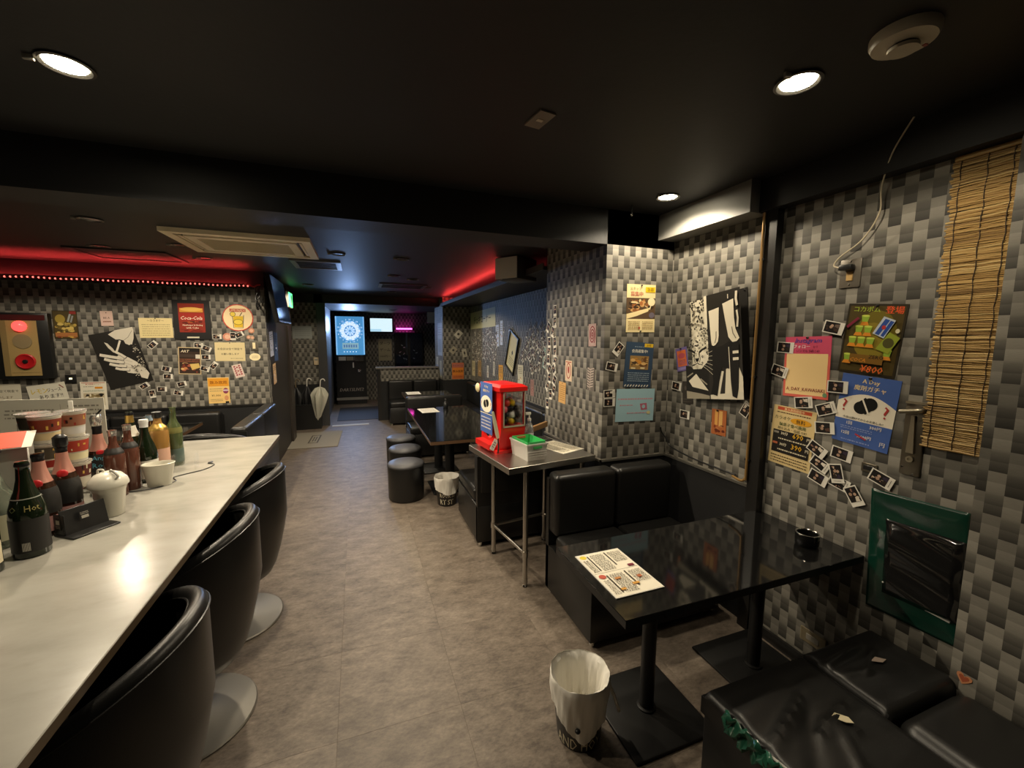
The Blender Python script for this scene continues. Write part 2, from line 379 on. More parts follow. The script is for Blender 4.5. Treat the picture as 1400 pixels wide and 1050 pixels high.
# ------------------------------------------------------------------ ceiling things
LAMPGLASS = mat('lamp_glow', (1, .9, .7), .5, emit=(1, .87, .62), es=55)
LAMPOFF = mat('lamp_dark_reflector', (.35, .33, .30), .2, .8)
def downlight(x, y, z, label, on=True, watt=LAMP_W, group='recessed ceiling lamps', cone=150, lamp_only=False):
    t = thing('recessed_downlight', label, 'ceiling lamp', (x, y, z), 0, group)
    MB().lathe([(.062, -.001), (.066, -.006), (.058, -.008), (.050, -.004), (.048, .0)], mat('lamp_trim_ring', (.10, .095, .085), .35, .6), 28, cap=False).build('trim_ring', t)
    MB().lathe([(1e-4, -.0035), (.047, -.003)], LAMPGLASS if on is True else LAMPOFF, 24, cap=False).build('lens', t)
    c = MB().box(-.012, .012, -.004, .004, -.014, 0, GREYPL).build('spring_clip', t); c.location = (-.072, -.02, 0)
    if on:
        L = bpy.data.lights.new('lamp_light', 'SPOT'); L.energy = watt; L.color = WARM; L.spot_size = R(cone); L.spot_blend = .22; L.shadow_soft_size = .035
        o = bpy.data.objects.new('lamp_light', L); COL.objects.link(o); o.parent = t; o.location = (0, 0, -.012)
    return t
downlight(-.78, 1.695, CZ, 'lit round ceiling lamp above the white bar counter', watt=LAMP_W*.8)
downlight(1.305, .99, CZ, 'lit round ceiling lamp above the near black table', watt=LAMP_W*.55)
downlight(1.664, 1.986, CZ, 'small lit ceiling lamp in front of the postered column', watt=LAMP_W*.8)
downlight(.50, 2.74, FZ, 'lit ceiling lamp above the steel table, behind the beam', watt=LAMP_W*1.3)
downlight(-1.35, 2.74, FZ, 'lit ceiling lamp above the bottles, behind the beam', watt=LAMP_W*1.7)
downlight(-.35, 2.74, FZ, 'lit ceiling lamp above the aisle, behind the beam', watt=LAMP_W*1.8)
for (x, y, l) in [(.69, 5.49, 'unlit ceiling lamp near the red ledge'),
                  (-1.55, 3.45, 'unlit ceiling lamp nearest the beam on the red side')]:
    downlight(x, y, FZ, l, on=False, group='unlit ceiling lamps')
for (x, y, l) in [(.415, 4.10, 'deep-set ceiling lamp above the middle booth'), (.44, 5.25, 'deep-set ceiling lamp farther along the booths'), (-1.32, 4.16, 'deep-set ceiling lamp beside the air conditioner'), (-.14, 4.07, 'deep-set ceiling lamp between air conditioner and vent'),
                  (.55, 7.1, 'deep-set ceiling lamp nearest the darts room'), (-.62, 6.6, 'deep-set ceiling lamp above the door mat'), (-1.95, 4.45, 'deep-set ceiling lamp glinting red'), (-1.325, 4.75, 'deep-set ceiling lamp by the red rope light'), (-2.75, 4.45, 'deep-set ceiling lamp above the red button panel'), (1.0, 6.3, 'deep-set ceiling lamp above the small far table')]:  # the last lamp is added to brighten the far right wall
    downlight(x, y, FZ, l, on='deep', watt=LAMP_W*.85, group='deep-set ceiling lamps', cone=148)
downlight(.75, 9.5, 2.17, 'deep-set ceiling lamp inside the darts room', on='deep', watt=LAMP_W*.4, group='deep-set ceiling lamps', cone=140)
# smoke detector
t = thing('smoke_detector', 'round cream smoke detector on the black ceiling', 'smoke detector', (1.358, .748, CZ))
MB().lathe([(.072, 0), (.072, -.014), (.066, -.026), (.030, -.031)], IVORY, 32, cap=False).build('body', t)
MB().lathe([(.030, -.028), (.030, -.036)], BLACKPL, 28, cap=False).build('vent_slot', t)
MB().lathe([(.033, -.036), (.033, -.044), (1e-4, -.047)], IVORY, 28, cap=False).build('sensor_cap', t)
o = MB().box(-.006, .006, -.004, .004, -.03, -.026, mat('detector_lens', (.4, .05, .02), .3)).build('indicator', t); o.location = (.052, -.02, 0)
t = thing('ceiling_plate', 'small beige blank plate on the black ceiling', 'plate', (.648, 1.475, CZ), R(8))
MB().box(-.032, .032, -.058, .058, -.006, 0, mat('plate_taupe', (.20, .165, .125), .45)).build('plate', t); MB().box(-.012, .012, -.008, .008, -.0075, -.006, IVORY).build('center_cap', t)
t = thing('ceiling_hook', 'small black hook hanging near the column lamp', 'hook', (1.565, 2.179, CZ))
MB().tube([(0, 0, 0), (0, 0, -.05)], .003, BLACKPL).build('stem', t); MB().tube([(0, .008*math.sin(a), -.058 + .008*math.cos(a)) for a in [i*.5 for i in range(12)]], .002, CHROME).build('ring', t)
# air conditioner cassette
t = thing('air_conditioner', 'beige four-way ceiling air conditioner cassette', 'air conditioner', (-.77, 3.88, FZ))
ACM = mat('aged_cream_plastic', (.88, .77, .54), .4); ACD = mat('aged_grille', (.55, .47, .29), .5)
def frame_ring(mb, x0, x1, y0, y1, i, z0, z1, mm):
    mb.box(x0, x1, y0, y0+i, z0, z1, mm); mb.box(x0, x1, y1-i, y1, z0, z1, mm); mb.box(x0, x0+i, y0+i, y1-i, z0, z1, mm); mb.box(x1-i, x1, y0+i, y1-i, z0, z1, mm)
a = MB(); frame_ring(a, -.46, .46, -.38, .38, .062, -.03, 0, ACM); a.build('outer_panel', t)
a = MB(); frame_ring(a, -.398, .398, -.318, .318, .045, -.012, 0, mat('ac_slot', (.012, .011, .010), .6)); a.build('air_slot', t)
for (x0, x1, y0, y1) in ((-.33, .33, -.312, -.296), (-.33, .33, .296, .312), (-.392, -.372, -.25, .25), (.372, .392, -.25, .25)):
    MB().rbox(x0, x1, y0, y1, -.026, -.018, ACM, .003, 1).build('louver', t)
a = MB(); frame_ring(a, -.353, .353, -.273, .273, .06, -.032, 0, ACM); a.build('inner_frame', t)
a = MB(); a.box(-.293, .293, -.213, .213, -.022, -.004, ACD)
for i in range(18): a.box(-.29, .29, -.207 + i*.0236, -.195 + i*.0236, -.028, -.022, ACD)
a.build('intake_grille', t)
def vent(x0, x1, y0, y1, label, mm, n=3):
    t = thing('ceiling_vent', label, 'ceiling vent', ((x0+x1)/2, (y0+y1)/2, FZ)); hx, hy = (x1-x0)/2, (y1-y0)/2
    a = MB(); frame_ring(a, -hx, hx, -hy, hy, .045, -.012, 0, mm); a.build('frame', t)
    MB().box(-hx+.045, hx-.045, -hy+.045, hy-.045, -.005, 0, BLACKP).build('panel', t)
    for k in range(n): MB().box(-hx+.05, hx-.05, -.12+.1*k, -.10+.1*k, -.009, -.005, BLACKM).build('slat', t)
VENTM = mat('grey_vent_metal', (.18, .18, .18), .4)
vent(-.585, -.135, 4.5, 5.0, 'grey framed ceiling vent beyond the air conditioner', VENTM)
vent(-2.25, -1.55, 4.55, 5.1, 'black ceiling hatch in the red glow', mat('black_hatch', (.02, .018, .018), .45), 0)
vent(.30, .95, 6.0, 6.5, 'flat ceiling vent near the darts room', mat('dim_vent', (.06, .06, .065), .4))
# red rope lights
LEDC = mat('red_rope_bead', (1, .2, .15), .4, emit=(1, .13, .10), es=2.2)
LEDS = mat('hidden_red_emitter', (.4, .02, .02), .4, emit=(1, .055, .05), es=LED_RED)
def rope(name, label, pts_fn, n, strip, br=.0085, sr=.006):
    t = thing(name, label, 'rope light', pts_fn(0))
    o0 = Vector(pts_fn(0)); P = [Vector(pts_fn(i/(n-1))) - o0 for i in range(n)]
    MB().tube(P[::2] + [P[-1]], .005, mat('rope_sleeve', (.12, .012, .012), .3), 6).build('sleeve', t)
    mb = MB()
    for p in P: mb.sphere(p, br, LEDC, 4)
    q = mb.build('bead_row', t); q['kind'] = 'stuff'
    MB().tube([Vector(p) - o0 for p in strip], sr, LEDS, 6).build('hidden_emitter', t)  # unseen emitter added on the ledge to throw the rope's red light
rope('red_rope_light', 'red rope light running along the top of the left wall', lambda s: (-3.9 + s*2.78, 5.392, 2.14 + .003*math.sin(s*40)), 70, [(-3.9, 5.465, 2.147), (-1.15, 5.465, 2.148)], sr=.005)
rope('red_rope_light', 'red rope light behind the ledge over the right booths', lambda s: (1.475 + .005*math.sin(s*33), 3.85 + s*3.8, 2.20), 78, [(1.505, 3.85, 2.20), (1.505, 7.65, 2.20)])
t = thing('cable_bundle', 'tangle of cables beside the television', 'cables', (-1.03, 5.42, 2.05))
for k in range(5):
    MB().tube([(.02*math.sin(k*2+i*.9), -.01*k+.012*math.cos(i*1.3+k), .08-.035*i) for i in range(8)], .005, BLACKPL, 6).build('cable', t)
MB().tube([(-.12+.03*i, -.02, .10+.015*math.sin(i*1.7)) for i in range(6)], .008, mat('red_cable', (.5, .03, .03), .35), 6).build('cable', t)
# hanging speaker
def speaker(name, label, M, w_, h_, d_, grille):
    t = thing(name, label, 'speaker', M=M)
    MB().rbox(-w_/2, w_/2, 0, d_, -h_/2, h_/2, mat('speaker_cabinet', (.035, .034, .031), .5), .012, 2).build('cabinet', t); MB().box(-w_/2+.008, w_/2-.008, -.006, 0, -h_/2+.008, h_/2-.008, grille).build('grille', t)
    MB().box(w_*.1, w_*.4, -.008, -.006, -h_/2+.012, -h_/2+.026, IVORY).build('badge', t)
speaker('wall_speaker', 'grey-faced loudspeaker hanging at the end of the ledge', Matrix.Translation((1.27, 3.60, 2.215)) @ Matrix.Rotation(R(-58), 4, 'Z'), .26, .20, .30, mat('speaker_grille', (.55, .54, .48), .6))
speaker('wall_speaker', 'pale loudspeaker high on the darts room wall', Matrix.Translation((1.58, 9.4, 2.02)) @ Matrix.Rotation(R(-20), 4, 'Z'), .25, .25, .2, mat('speaker_pale', (.45, .45, .46), .5))
# television + exit sign
def make_screen():
    m = mat('tv_screen_glass', (.01, .012, .016), .08, emit=(.05, .09, .2), es=.06); return m
t = thing('wall_television', 'wall television turned away beside the red rope light', 'television', M=Matrix.Translation((-.86, 5.78, 2.02)) @ Matrix.Rotation(R(-8), 4, 'Y') @ Matrix.Rotation(R(90), 4, 'Z'))
MB().rbox(-.45, .45, -.0, .05, -.27, .27, BLACKPL, .01, 2).build('casing', t); MB().box(-.435, .435, -.003, 0, -.25, .255, make_screen()).build('screen', t); MB().box(-.44, .44, -.006, 0, -.268, -.252, mat('tv_bezel', (.2, .22, .3), .2, .3)).build('bezel', t); MB().box(-.08, .08, .05, .12, -.08, .08, BLACKM).build('bracket', t)
t = thing('exit_sign', 'small glowing green exit sign beyond the television', 'sign', (-.945, 6.95, 2.12))
MB().box(0, .035, -.19, .19, -.11, .11, WHITEPL).build('housing', t)
s_ = sheet(.36, .20, mat('exit_green', (.02, .5, .15), .5, emit=(.10, .95, .28), es=2.2), [('r', .55, .12, .9, .88, '#e8ffe8'), ('e', .3, .25, .035, .07, '#e8ffe8'), ('l', [(.3, .35), (.33, .6), (.24, .85)], .05, '#e8ffe8'), ('l', [(.33, .6), (.42, .85)], .05, '#e8ffe8'), ('l', [(.2, .5), (.3, .38), (.42, .5)], .04, '#e8ffe8')])
o = s_.build('sign_face', t); o.matrix_local = Matrix(((0, 0, 1, .036), (1, 0, 0, 0), (0, 1, 0, 0), (0, 0, 0, 1)))
for (y, z, w_, h_, rot, l, c) in [(5.75, 1.50, .21, .297, 3, 'white notice below the television', '#c9cfe6'), (6.02, 1.46, .25, .36, -2, 'blue poster below the television', '#3a5078'), (5.85, 1.13, .18, .25, 4, 'peach notice below the two posters', '#d8b48a')]:  # blue light falling on these sheets is put into their colours
    hang(sheet(w_, h_, c, [('g', .1, .1, .9, .35, 3, '#2a2f45'), ('b', .1, .4, .9, .95, 7, ['#6f86b8', '#e8ecff', '#20283c'])]), 'wall_notice', l, 'notice', 'E', y, z, rot)

# ------------------------------------------------------------------ bar counter and chairs
CT = .88
t = thing('bar_counter', 'long white marbled bar counter with bottles on it', 'counter', (-.56, 0, 0))
def slab(mb, x0, x1, y0, y1, z0, z1, top, edge, bev=.003):
    mb.box(x0, x1, y0, y1, z0, z1-.002, edge); mb.add([(x0, y0, z1-.002), (x1, y0, z1-.002), (x1, y1, z1-.002), (x0, y1, z1-.002), (x0+.002, y0+.002, z1), (x1-.002, y0+.002, z1), (x1-.002, y1-.002, z1), (x0+.002, y1-.002, z1)],
           [(4, 5, 6, 7), (0, 1, 5, 4), (1, 2, 6, 5), (2, 3, 7, 6), (3, 0, 4, 7)], top)
EDGE = mat('counter_brown_edge', (.085, .06, .035), .35)
a = MB(); slab(a, -1.15, 0, -.6, 3.375, CT-.026, CT, COUNTER, EDGE); a.build('worktop', t)
MB().box(-.46, -.42, -.5, 3.33, 0, CT-.026, BLACKP).build('front_panel', t)
MB().box(-.42, -.36, -.5, 3.29, .18, .21, BLACKM).build('foot_rail', t)
def barrel_chair(name, label, loc, rz, group):
    t = thing(name, label, 'chair', loc, rz, group)        # local +X is the back
    n = 44; A = R(122); vs = []; fs = []
    def section(th):
        k = .5 + .5*math.cos(th*180/122*.95 if False else th*1.28)
        top = .675 + .195*max(0, k)**.75
        ro = lambda z: .185 + (.285-.185)*min(1, max(0, (z-.26)/.34))**.6
        P = [(ro(.27)-.03, .262), (ro(.27), .275), (ro(.32), .32), (ro(.40), .40), (ro(.5), .5), (ro(.6), .6), (.285, top-.02), (.281, top-.006), (.272, top+.004), (.262, top+.007), (.250, top+.004), (.241, top-.006), (.237, top-.02), (.225, .56), (.215, .5)]
        return P
    kk = len(section(0))
    for i in range(n):
        th = -A + 2*A*i/(n-1)
        for r_, z_ in section(th): vs.append((r_*math.cos(th), r_*math.sin(th)*.98, z_))
    for i in range(n-1):
        for j in range(kk-1): fs.append((i*kk+j, (i+1)*kk+j, (i+1)*kk+j+1, i*kk+j+1))
    fs.append(tuple(range(kk))); fs.append(tuple((n-1)*kk+j for j in range(kk))[::-1])
    MB().add(vs, fs, LEATHER, True).build('shell', t)
    mb = MB()
    for s_ in (.2865, .2365):
        pts = []
        for i in range(n):
            th = -A + 2*A*i/(n-1); k = .5 + .5*math.cos(th*1.28); top = .675 + .195*max(0, k)**.75
            pts.append((s_*math.cos(th), s_*math.sin(th)*.98, top - .018))
        mb.tube(pts, .0032, LEATHER, 6)
    mb.build('piping', t)
    MB().lathe([(.19, .40), (.218, .43), (.222, .485), (.205, .505), (1e-4, .512)], LEATHER, 36).build('seat_cushion', t)
    MB().lathe([(.12, .262), (.183, .268), (.186, .30), (.19, .40)], LEATHER, 36).build('seat_shell', t)
    MB().cyl(.028, .02, .27, CHROME, 20).build('pedestal', t)
    bd = MB().lathe([(.235, 0), (.237, .006), (.232, .012), (.06, .022), (.036, .03), (.034, .05)], BRUSHED, 48).build('base_disc', t)
    return t
G = 'black barrel chairs along the bar'
ch = barrel_chair('barrel_chair', 'black barrel bar chair nearest the camera', (-.70, 1.27, 0), R(0), G)
for loc, rz, l in [((-.705, 1.93, 0), 3, 'second black barrel bar chair along the counter'), ((-.70, 2.585, 0), -3, 'third black barrel bar chair, near the counter end'), 
                   ((-1.07, 3.70, .035), -90, 'barrel chair peeking over the far end of the counter')]:
    c = copy_tree(ch); c.location = loc; c.rotation_euler = (0, 0, R(rz)); c['label'] = l

# ------------------------------------------------------------------ booths
def bench(name, label, loc, rz, width, depth=.55, seat_h=.42, back_h=.785, back_t=.13, n=2, group='black booth benches', feet=True):
    """local: back along +Y end, seat towards -Y, x from 0 to width"""
    t = thing(name, label, 'bench', loc, rz, group)
    MB().rbox(0, width, 0, depth, .035, seat_h-.10, LEATHER, .006, 2).build('base', t)
    cw = width/n
    for i in range(n):
        MB().rbox(i*cw+.002, (i+1)*cw-.002, -.005, depth-back_t+.01, seat_h-.10, seat_h, LEATHER, .028, 4).build('seat_cushion', t)
        MB().rbox(i*cw+.004, (i+1)*cw-.004, depth-back_t, depth, seat_h-.02, back_h, LEATHER, .034, 5).build('back_cushion', t)
    MB().box(0, width, depth-.04, depth-.002, .035, back_h-.04, LEATHER).build('back_panel', t)
    for x in (.03, width-.03):
        for y in (.03, depth-.03): MB().lathe([(.014, 0), (.018, .012), (.016, .036)], CHROME, 12, T(x, y, 0)).build('foot', t)
    return t
bench('booth_bench', 'black two-seat bench facing the near table', (1.065, 1.70, 0), 0, .86)
bench('booth_bench', 'black bench beyond the steel table, turned away', (1.47, 3.55, 0), math.pi, .665, depth=.64, n=1, back_h=.75, back_t=.12)
bench('booth_bench', 'black bench beyond the long middle table', (.60, 5.42, 0), 0, .80, n=1, back_h=.76)
bench('booth_bench', 'black bench with two square backs against the partition', (.50, 7.62, 0), 0, .93, depth=.56, back_h=.77)
bench('booth_bench', 'long black bench along the right wall under the photos', (1.55, 7.6, 0), -math.pi/2, 4.3, depth=.44, n=5, back_h=.77, back_t=.10)
b_ = bench('booth_bench', 'black bench back showing behind the counter end', (-1.38, 3.78, 0), -math.pi/2, 1.38, depth=.47, n=2, back_h=.83); b_.location = (-1.38, 5.40, 0)
bench('booth_bench', 'black bench below the left wallpaper', (-2.9, 4.98, 0), 0, 1.45, depth=.48, back_h=.76, n=3)
# near bench with torn cushions
t = thing('torn_bench', 'low black bench with torn taped cushions nearest the camera', 'bench', (1.08, .40, 0), 0)
MB().rbox(0, .90, -.25, .585, .03, .31, LEATHER, .006, 2).build('base', t)
def crumple(x0, x1, y0, y1, z, folds, mm, n=46, side=.09, r=.03):
    vs = []; fs = []
    for j in range(n+1):
        for i in range(n+1):
            x = x0 + (x1-x0)*i/n; y = y0 + (y1-y0)*j/n
            e = min(x-x0, x1-x, y-y0, y1-y); dz = -(r-math.sqrt(max(0, r*r-(r-min(e, r))**2)))
            hh = 0
            for (fx, fy, an, ln, wd, am) in folds:
                dx, dy = x-fx, y-fy; c_, s_ = math.cos(an), math.sin(an); a_, b_ = dx*c_+dy*s_, -dx*s_+dy*c_
                if abs(a_) < ln: hh += am*math.exp(-(b_/wd)**2)*(1-(a_/ln)**2)
            vs.append((x, y, z+dz+hh*min(1, e/.03)))
    W_ = n+1
    for j in range(n):
        for i in range(n): fs.append((j*W_+i, j*W_+i+1, (j+1)*W_+i+1, (j+1)*W_+i))
    ring = [i for i in range(W_)] + [j*W_+n for j in range(1, W_)] + [n*W_+i for i in range(n-1, -1, -1)] + [j*W_ for j in range(n-1, 0, -1)]
    b0 = len(vs); vs += [(vs[k][0], vs[k][1], z-side) for k in ring]; L_ = len(ring)
    for q in range(L_): fs.append((ring[q], b0+q, b0+(q+1) % L_, ring[(q+1) % L_]))
    return MB().add(vs, fs, mm, True)
crumple(0, .485, -.25, .60, .395, [(.2, .42, .35, .25, .016, .014), (.30, .36, .2, .18, .012, .012), (.16, .33, .7, .22, .02, -.010), (.34, .30, -.2, .12, .010, .010), (.1, .48, .2, .2, .03, .008), (.22, .24, .9, .16, .014, .010)], LEATHER).build('seat_cushion', t)
crumple(.492, .905, .31, .60, .395, [(.62, .53, .1, .15, .013, .012), (.7, .48, .4, .14, .010, .010), (.6, .45, -.2, .1, .018, .008)], LEATHER).build('seat_cushion', t)
MB().rbox(.49, .86, -.25, .30, .24, .40, LEATHER, .055, 6).build('side_cushion', t)
def patch(pts, z, mm, h=.0016):
    return MB().prism(pts, z, z+h, mm)
patch([(.295, .365), (.32, .372), (.345, .345), (.338, .325), (.318, .335)], .4025, mat('exposed_foam', (.62, .55, .36), .8)).build('torn_hole', t)
patch([(.68, .47), (.72, .478), (.745, .455), (.715, .45)], .4015, mat('exposed_lining', (.32, .25, .2), .8)).build('torn_hole', t)
GT = mat('green_tape', (.02, .10, .06), .18, spec=.6)
mb = MB(); vs = []; fs = []
for i in range(17):
    for j in range(5):
        vs.append((-.004 - .008*j/4 + .012*math.sin(i*1.7+j*2.1)*(j > 0), .50 - .21*i/16, .405 - j*.016 + .010*math.sin(i*2.3+j)))
for i in range(16):
    for j in range(4): fs.append((i*5+j, i*5+j+1, (i+1)*5+j+1, (i+1)*5+j))
mb.add(vs, fs, GT, True); g_ = mb.build('green_tape', t); sol = g_.modifiers.new('thickness', 'SOLIDIFY'); sol.thickness = .001
MB().tube([(0, .34, .40), (.01, .30, .398), (.03, .26, .402)], .004, mat('clear_tape', (.55, .55, .5), .2), 6).build('tape_end', t)

def pedestal_table(name, label, x0, x1, y0, y1, top_z, poles, plate, edge=BLACKM, group=None, pr=.03, th=.03):
    cx, cy = (x0+x1)/2, (y0+y1)/2
    t = thing(name, label, 'table', (cx, cy, 0), 0, group)
    a = MB(); slab(a, x0-cx, x1-cx, y0-cy, y1-cy, top_z-th, top_z, BLACKG, edge); a.build('table_top', t)
    for (px, py) in poles:
        MB().cyl(pr, .012, top_z-th, BLACKM, 24, T(px-cx, py-cy, 0)).build('pole', t)
        MB().lathe([(pr+.012, .012), (pr+.01, .02), (pr, .024)], BLACKM, 24, T(px-cx, py-cy, 0)).build('collar', t)
        MB().rbox(px-cx-plate[0]/2, px-cx+plate[0]/2, py-cy-plate[1]/2, py-cy+plate[1]/2, 0, .014, BLACKM, .006, 2).build('base_plate', t)
        MB().box(px-cx-.12, px-cx+.12, py-cy-.03, py-cy+.03, top_z-th-.012, top_z-th, BLACKM).build('top_bracket', t)
    return t
pedestal_table('booth_table', 'glossy black table nearest the camera with a menu on it', .79, 1.998, 1.05, 1.56, .68, [(1.12, 1.325), (1.765, 1.34)], (.39, .39))
pedestal_table('booth_table', 'long glossy black table with brown edge beside three stools', .555, 1.30, 3.50, 5.28, .70, [(.88, 4.28), (.88, 4.95)], (.42, .42), WOODTRIM, pr=.05)
pedestal_table('booth_table', 'small glossy black table nearest the partition', .635, 1.36, 6.22, 6.88, .70, [(.98, 6.55)], (.42, .42), WOODTRIM)
pedestal_table('booth_table', 'dark table with brown edge behind the bottles', -2.30, -1.545, 4.42, 5.10, .70, [(-1.9, 4.76)], (.42, .42), WOODTRIM)
def stool(label, x, y):
    t = thing('round_stool', label, 'stool', (x, y, 0), 0, 'round black stools')
    MB().lathe([(.165, .008), (.172, .02), (.175, .33), (.172, .345)], LEATHER, 40).build('body', t)
    MB().lathe([(.176, .335), (.179, .343), (.176, .356), (.165, .366), (.10, .372), (1e-4, .374)], LEATHERB, 40, cap=False).build('seat', t)
    MB().tube([(.1775*math.cos(a_), .1775*math.sin(a_), .341) for a_ in [2*math.pi*i/40 for i in range(40)]], .003, LEATHER, 6, True).build('piping', t)
    MB().lathe([(.15, 0), (.15, .01)], BLACKPL, 30).build('base_ring', t)
stool('nearest of the three round black stools', .405, 4.11); stool('middle one of the three round black stools', .455, 4.68); stool('farthest of the three round black stools', .46, 5.20)

# ------------------------------------------------------------------ steel table with capsule machine
ST = T(.812, 2.234, 0, R(8)); SH = .825
t = thing('steel_table', 'stainless steel work table carrying the red capsule machine', 'table', M=ST)
a = MB(); slab(a, 0, .65, 0, .62, SH-.038, SH, STEEL, STEEL); a.build('table_top', t)
for (x, y) in ((.16, .075), (.16, .54), (.60, .075), (.60, .54)):
    MB().cyl(.0165, .05, SH-.035, STEEL, 18, T(x, y, 0)).build('leg', t); MB().lathe([(.013, .012), (.018, .03), (.018, .055)], STEEL, 16, T(x, y, 0)).build('leg_collar', t); MB().lathe([(.012, 0), (.020, .004), (.016, .014)], CHROME, 16, T(x, y, 0)).build('adjustable_foot', t)
for p in (((.16, .075, .22), (.16, .54, .22)), ((.60, .075, .22), (.60, .54, .22)), ((.16, .54, .22), (.60, .54, .22))):
    MB().tube(p, .011, STEEL, 12).build('stretcher', t)
for (x, y) in ((.16, .075), (.16, .54), (.60, .075), (.60, .54)): MB().lathe([(.021, .20), (.021, .24)], STEEL, 16, T(x, y, 0)).build('joint', t)
# capsule machine (front looks to the aisle, clear side looks to the camera)
CM = ST @ Matrix.Translation((.068, .30, SH)) @ Matrix.Diagonal((.98, 1.2, 1.17, 1))
t = thing('capsule_machine', 'red capsule toy machine on the steel table', 'vending machine', M=CM)
MB().prism([(0, 0), (.225, 0), (.225, .27), (0, .27)], 0, .018, RED).build('foot_plate', t)
a = MB(); a.add([(0.02, .02, .018), (.215, .02, .018), (.215, .25, .018), (.02, .25, .018), (.035, .01, .135), (.225, .01, .135), (.225, .26, .135), (.035, .26, .135)], [(0, 1, 5, 4), (1, 2, 6, 5), (2, 3, 7, 6), (3, 0, 4, 7), (4, 5, 6, 7)], RED); a.build('lower_body', t)
a = MB(); a.prism([(-.035, .04), (.03, .04), (.03, .23), (-.035, .23)], .018, .05, RED); a.build('capsule_chute', t)
a = MB().box(.035, .225, .01, .26, .135, .150, RED).box(.035, .05, .01, .26, .15, .355, RED); a.box(.05, .062, .01, .022, .15, .355, RED).box(.213, .225, .01, .022, .15, .355, RED).box(.213, .225, .248, .26, .15, .355, RED).box(.05, .062, .248, .26, .15, .355, RED); a.build('window_frame', t)
a = MB(); a.add([(.02, 0, .355), (.235, 0, .355), (.235, .27, .355), (.02, .27, .355), (.02, 0, .378), (.235, 0, .378), (.235, .27, .378), (.02, .27, .378), (.045, .025, .392), (.21, .025, .392), (.21, .245, .392), (.045, .245, .392)],
        [(3, 2, 1, 0), (0, 1, 5, 4), (1, 2, 6, 5), (2, 3, 7, 6), (3, 0, 4, 7), (4, 5, 9, 8), (5, 6, 10, 9), (6, 7, 11, 10), (7, 4, 8, 11), (8, 9, 10, 11)], RED); a.build('lid', t)
CLEAR = mat('clear_acrylic', (.9, .88, .82), .04, trans=1.0, alpha=.22)
MB().box(.062, .213, .013, .016, .15, .355, CLEAR).build('side_window', t); MB().box(.219, .222, .022, .248, .15, .355, CLEAR).build('side_window', t)
MB().box(.062, .213, .254, .257, .15, .355, CLEAR).build('side_window', t)
for (x0, x1, z0, z1) in ((.052, .222, .148, .156), (.052, .222, .349, .357), (.052, .060, .15, .355), (.214, .222, .15, .355)): MB().box(x0, x1, .006, .012, z0, z1, mat('window_edge_trim', (.45, .38, .30), .3)).build('window_trim', t)
MB().lathe([(.034, 0), (.034, .006), (.022, .010), (.022, .018)], CHROME, 24, Matrix.Translation((.028, .135, .10)) @ Matrix.Rotation(R(-90), 4, 'Y')).build('coin_knob', t)
cols = ['#0d0d0f', '#151518', '#1a1a1d', '#101013', '#d9b61d', '#c33a34', '#2b4f9e', '#0e0e10', '#17171a', '#e0e0da', '#d06a74']
cm_ = [mat('capsule_' + c[1:], c, .25) for c in cols]
k = 0; rr = random.Random(3)
for lz in range(4):
    for ix in range(3):
        for iy in range(4):
            if lz == 3 and rr.random() < .4: continue
            x = .088 + ix*.046 + rr.uniform(-.006, .006) + (lz % 2)*.008; y = .046 + iy*.052 + rr.uniform(-.006, .006); z = .175 + lz*.036
            q = MB().sphere((0, 0, 0), .0215, cm_[rr.choice([0, 1, 2, 3, 7, 8, 4, 5, 6, 9, 10])], 7).build('toy_capsule'); q.matrix_world = CM @ Matrix.Translation((x, y, z))
            tag(q, 'small round toy capsule inside the red machine', 'capsule', 'capsules inside the red machine')
a = sheet(.16, .30, '#4a68ad', [('t', .5, .08, .06, 'A Day', '#f2dca0', .6), ('t', .5, .16, .055, '魔剤ガチャ', '#f2dca0', .8), ('e', .5, .42, .46, .17, '#f3ead6'), ('e', .42, .42, .15, .075, '#141414', .5), ('e', .58, .40, .15, .075, '#141414', .5), ('l', [(.44, .34), (.56, .48)], .03, '#f3ead6'), ('t', .12, .42, .09, '?', '#b33a36'), ('t', .88, .42, .09, '?', '#b33a36'), ('r', 0, .585, 1, .60, '#141414'), ('r', 0, .60, 1, .615, '#f3ead6'), ('g', .1, .66, .9, .92, 4, '#e8e2d0')])
o = a.build('advert_card'); o.parent = t; o.matrix_local = Matrix.Translation((.006, .15, .245)) @ Matrix(((0, 0, -1, 0), (-1, 0, 0, 0), (0, 1, 0, 0), (0, 0, 0, 1)))
MB().lathe([(.026, 0), (.028, .006), (.02, .014), (1e-4, .016)], mat('cream_knob', (.72, .62, .36), .4), 20, Matrix.Translation((.002, .255, .355)) @ Matrix.Rotation(R(-90), 4, 'Y')).build('round_badge', t)
t2 = thing('shoe_horn', 'cream plastic shoehorn leaning on the red capsule machine', 'shoehorn', M=CM @ Matrix.Translation((.004, .012, .02)))
a = MB(); pts = [(-.010, 0), (.010, 0), (.013, .03), (.012, .10), (.006, .16), (-.006, .16), (-.012, .10), (-.013, .03)]; a.prism(pts, 0, .004, mat('cream_plastic', (.72, .66, .46), .4), Matrix.Translation((.0, -.016, .075)) @ Matrix.Rotation(R(90), 4, 'X') @ Matrix.Rotation(R(14), 4, 'Z')); a.build('blade', t2)
MB().tube([(.0, -.018, .075), (-.004, -.03, .03), (-.01, -.035, -.005)], .005, BLACKPL, 8).build('grip', t2)
o = tag(sheet(.03, .07, PAPER, [('g', .2, .2, .8, .8, 3, '#7a4a40')]).build('price_tag'), 'small white tag on the foot of the capsule machine', 'tag'); o.matrix_world = CM @ Matrix.Translation((-.012, .018, .055)) @ Matrix.Rotation(R(75), 4, 'X') @ Matrix.Rotation(R(-35), 4, 'Z')
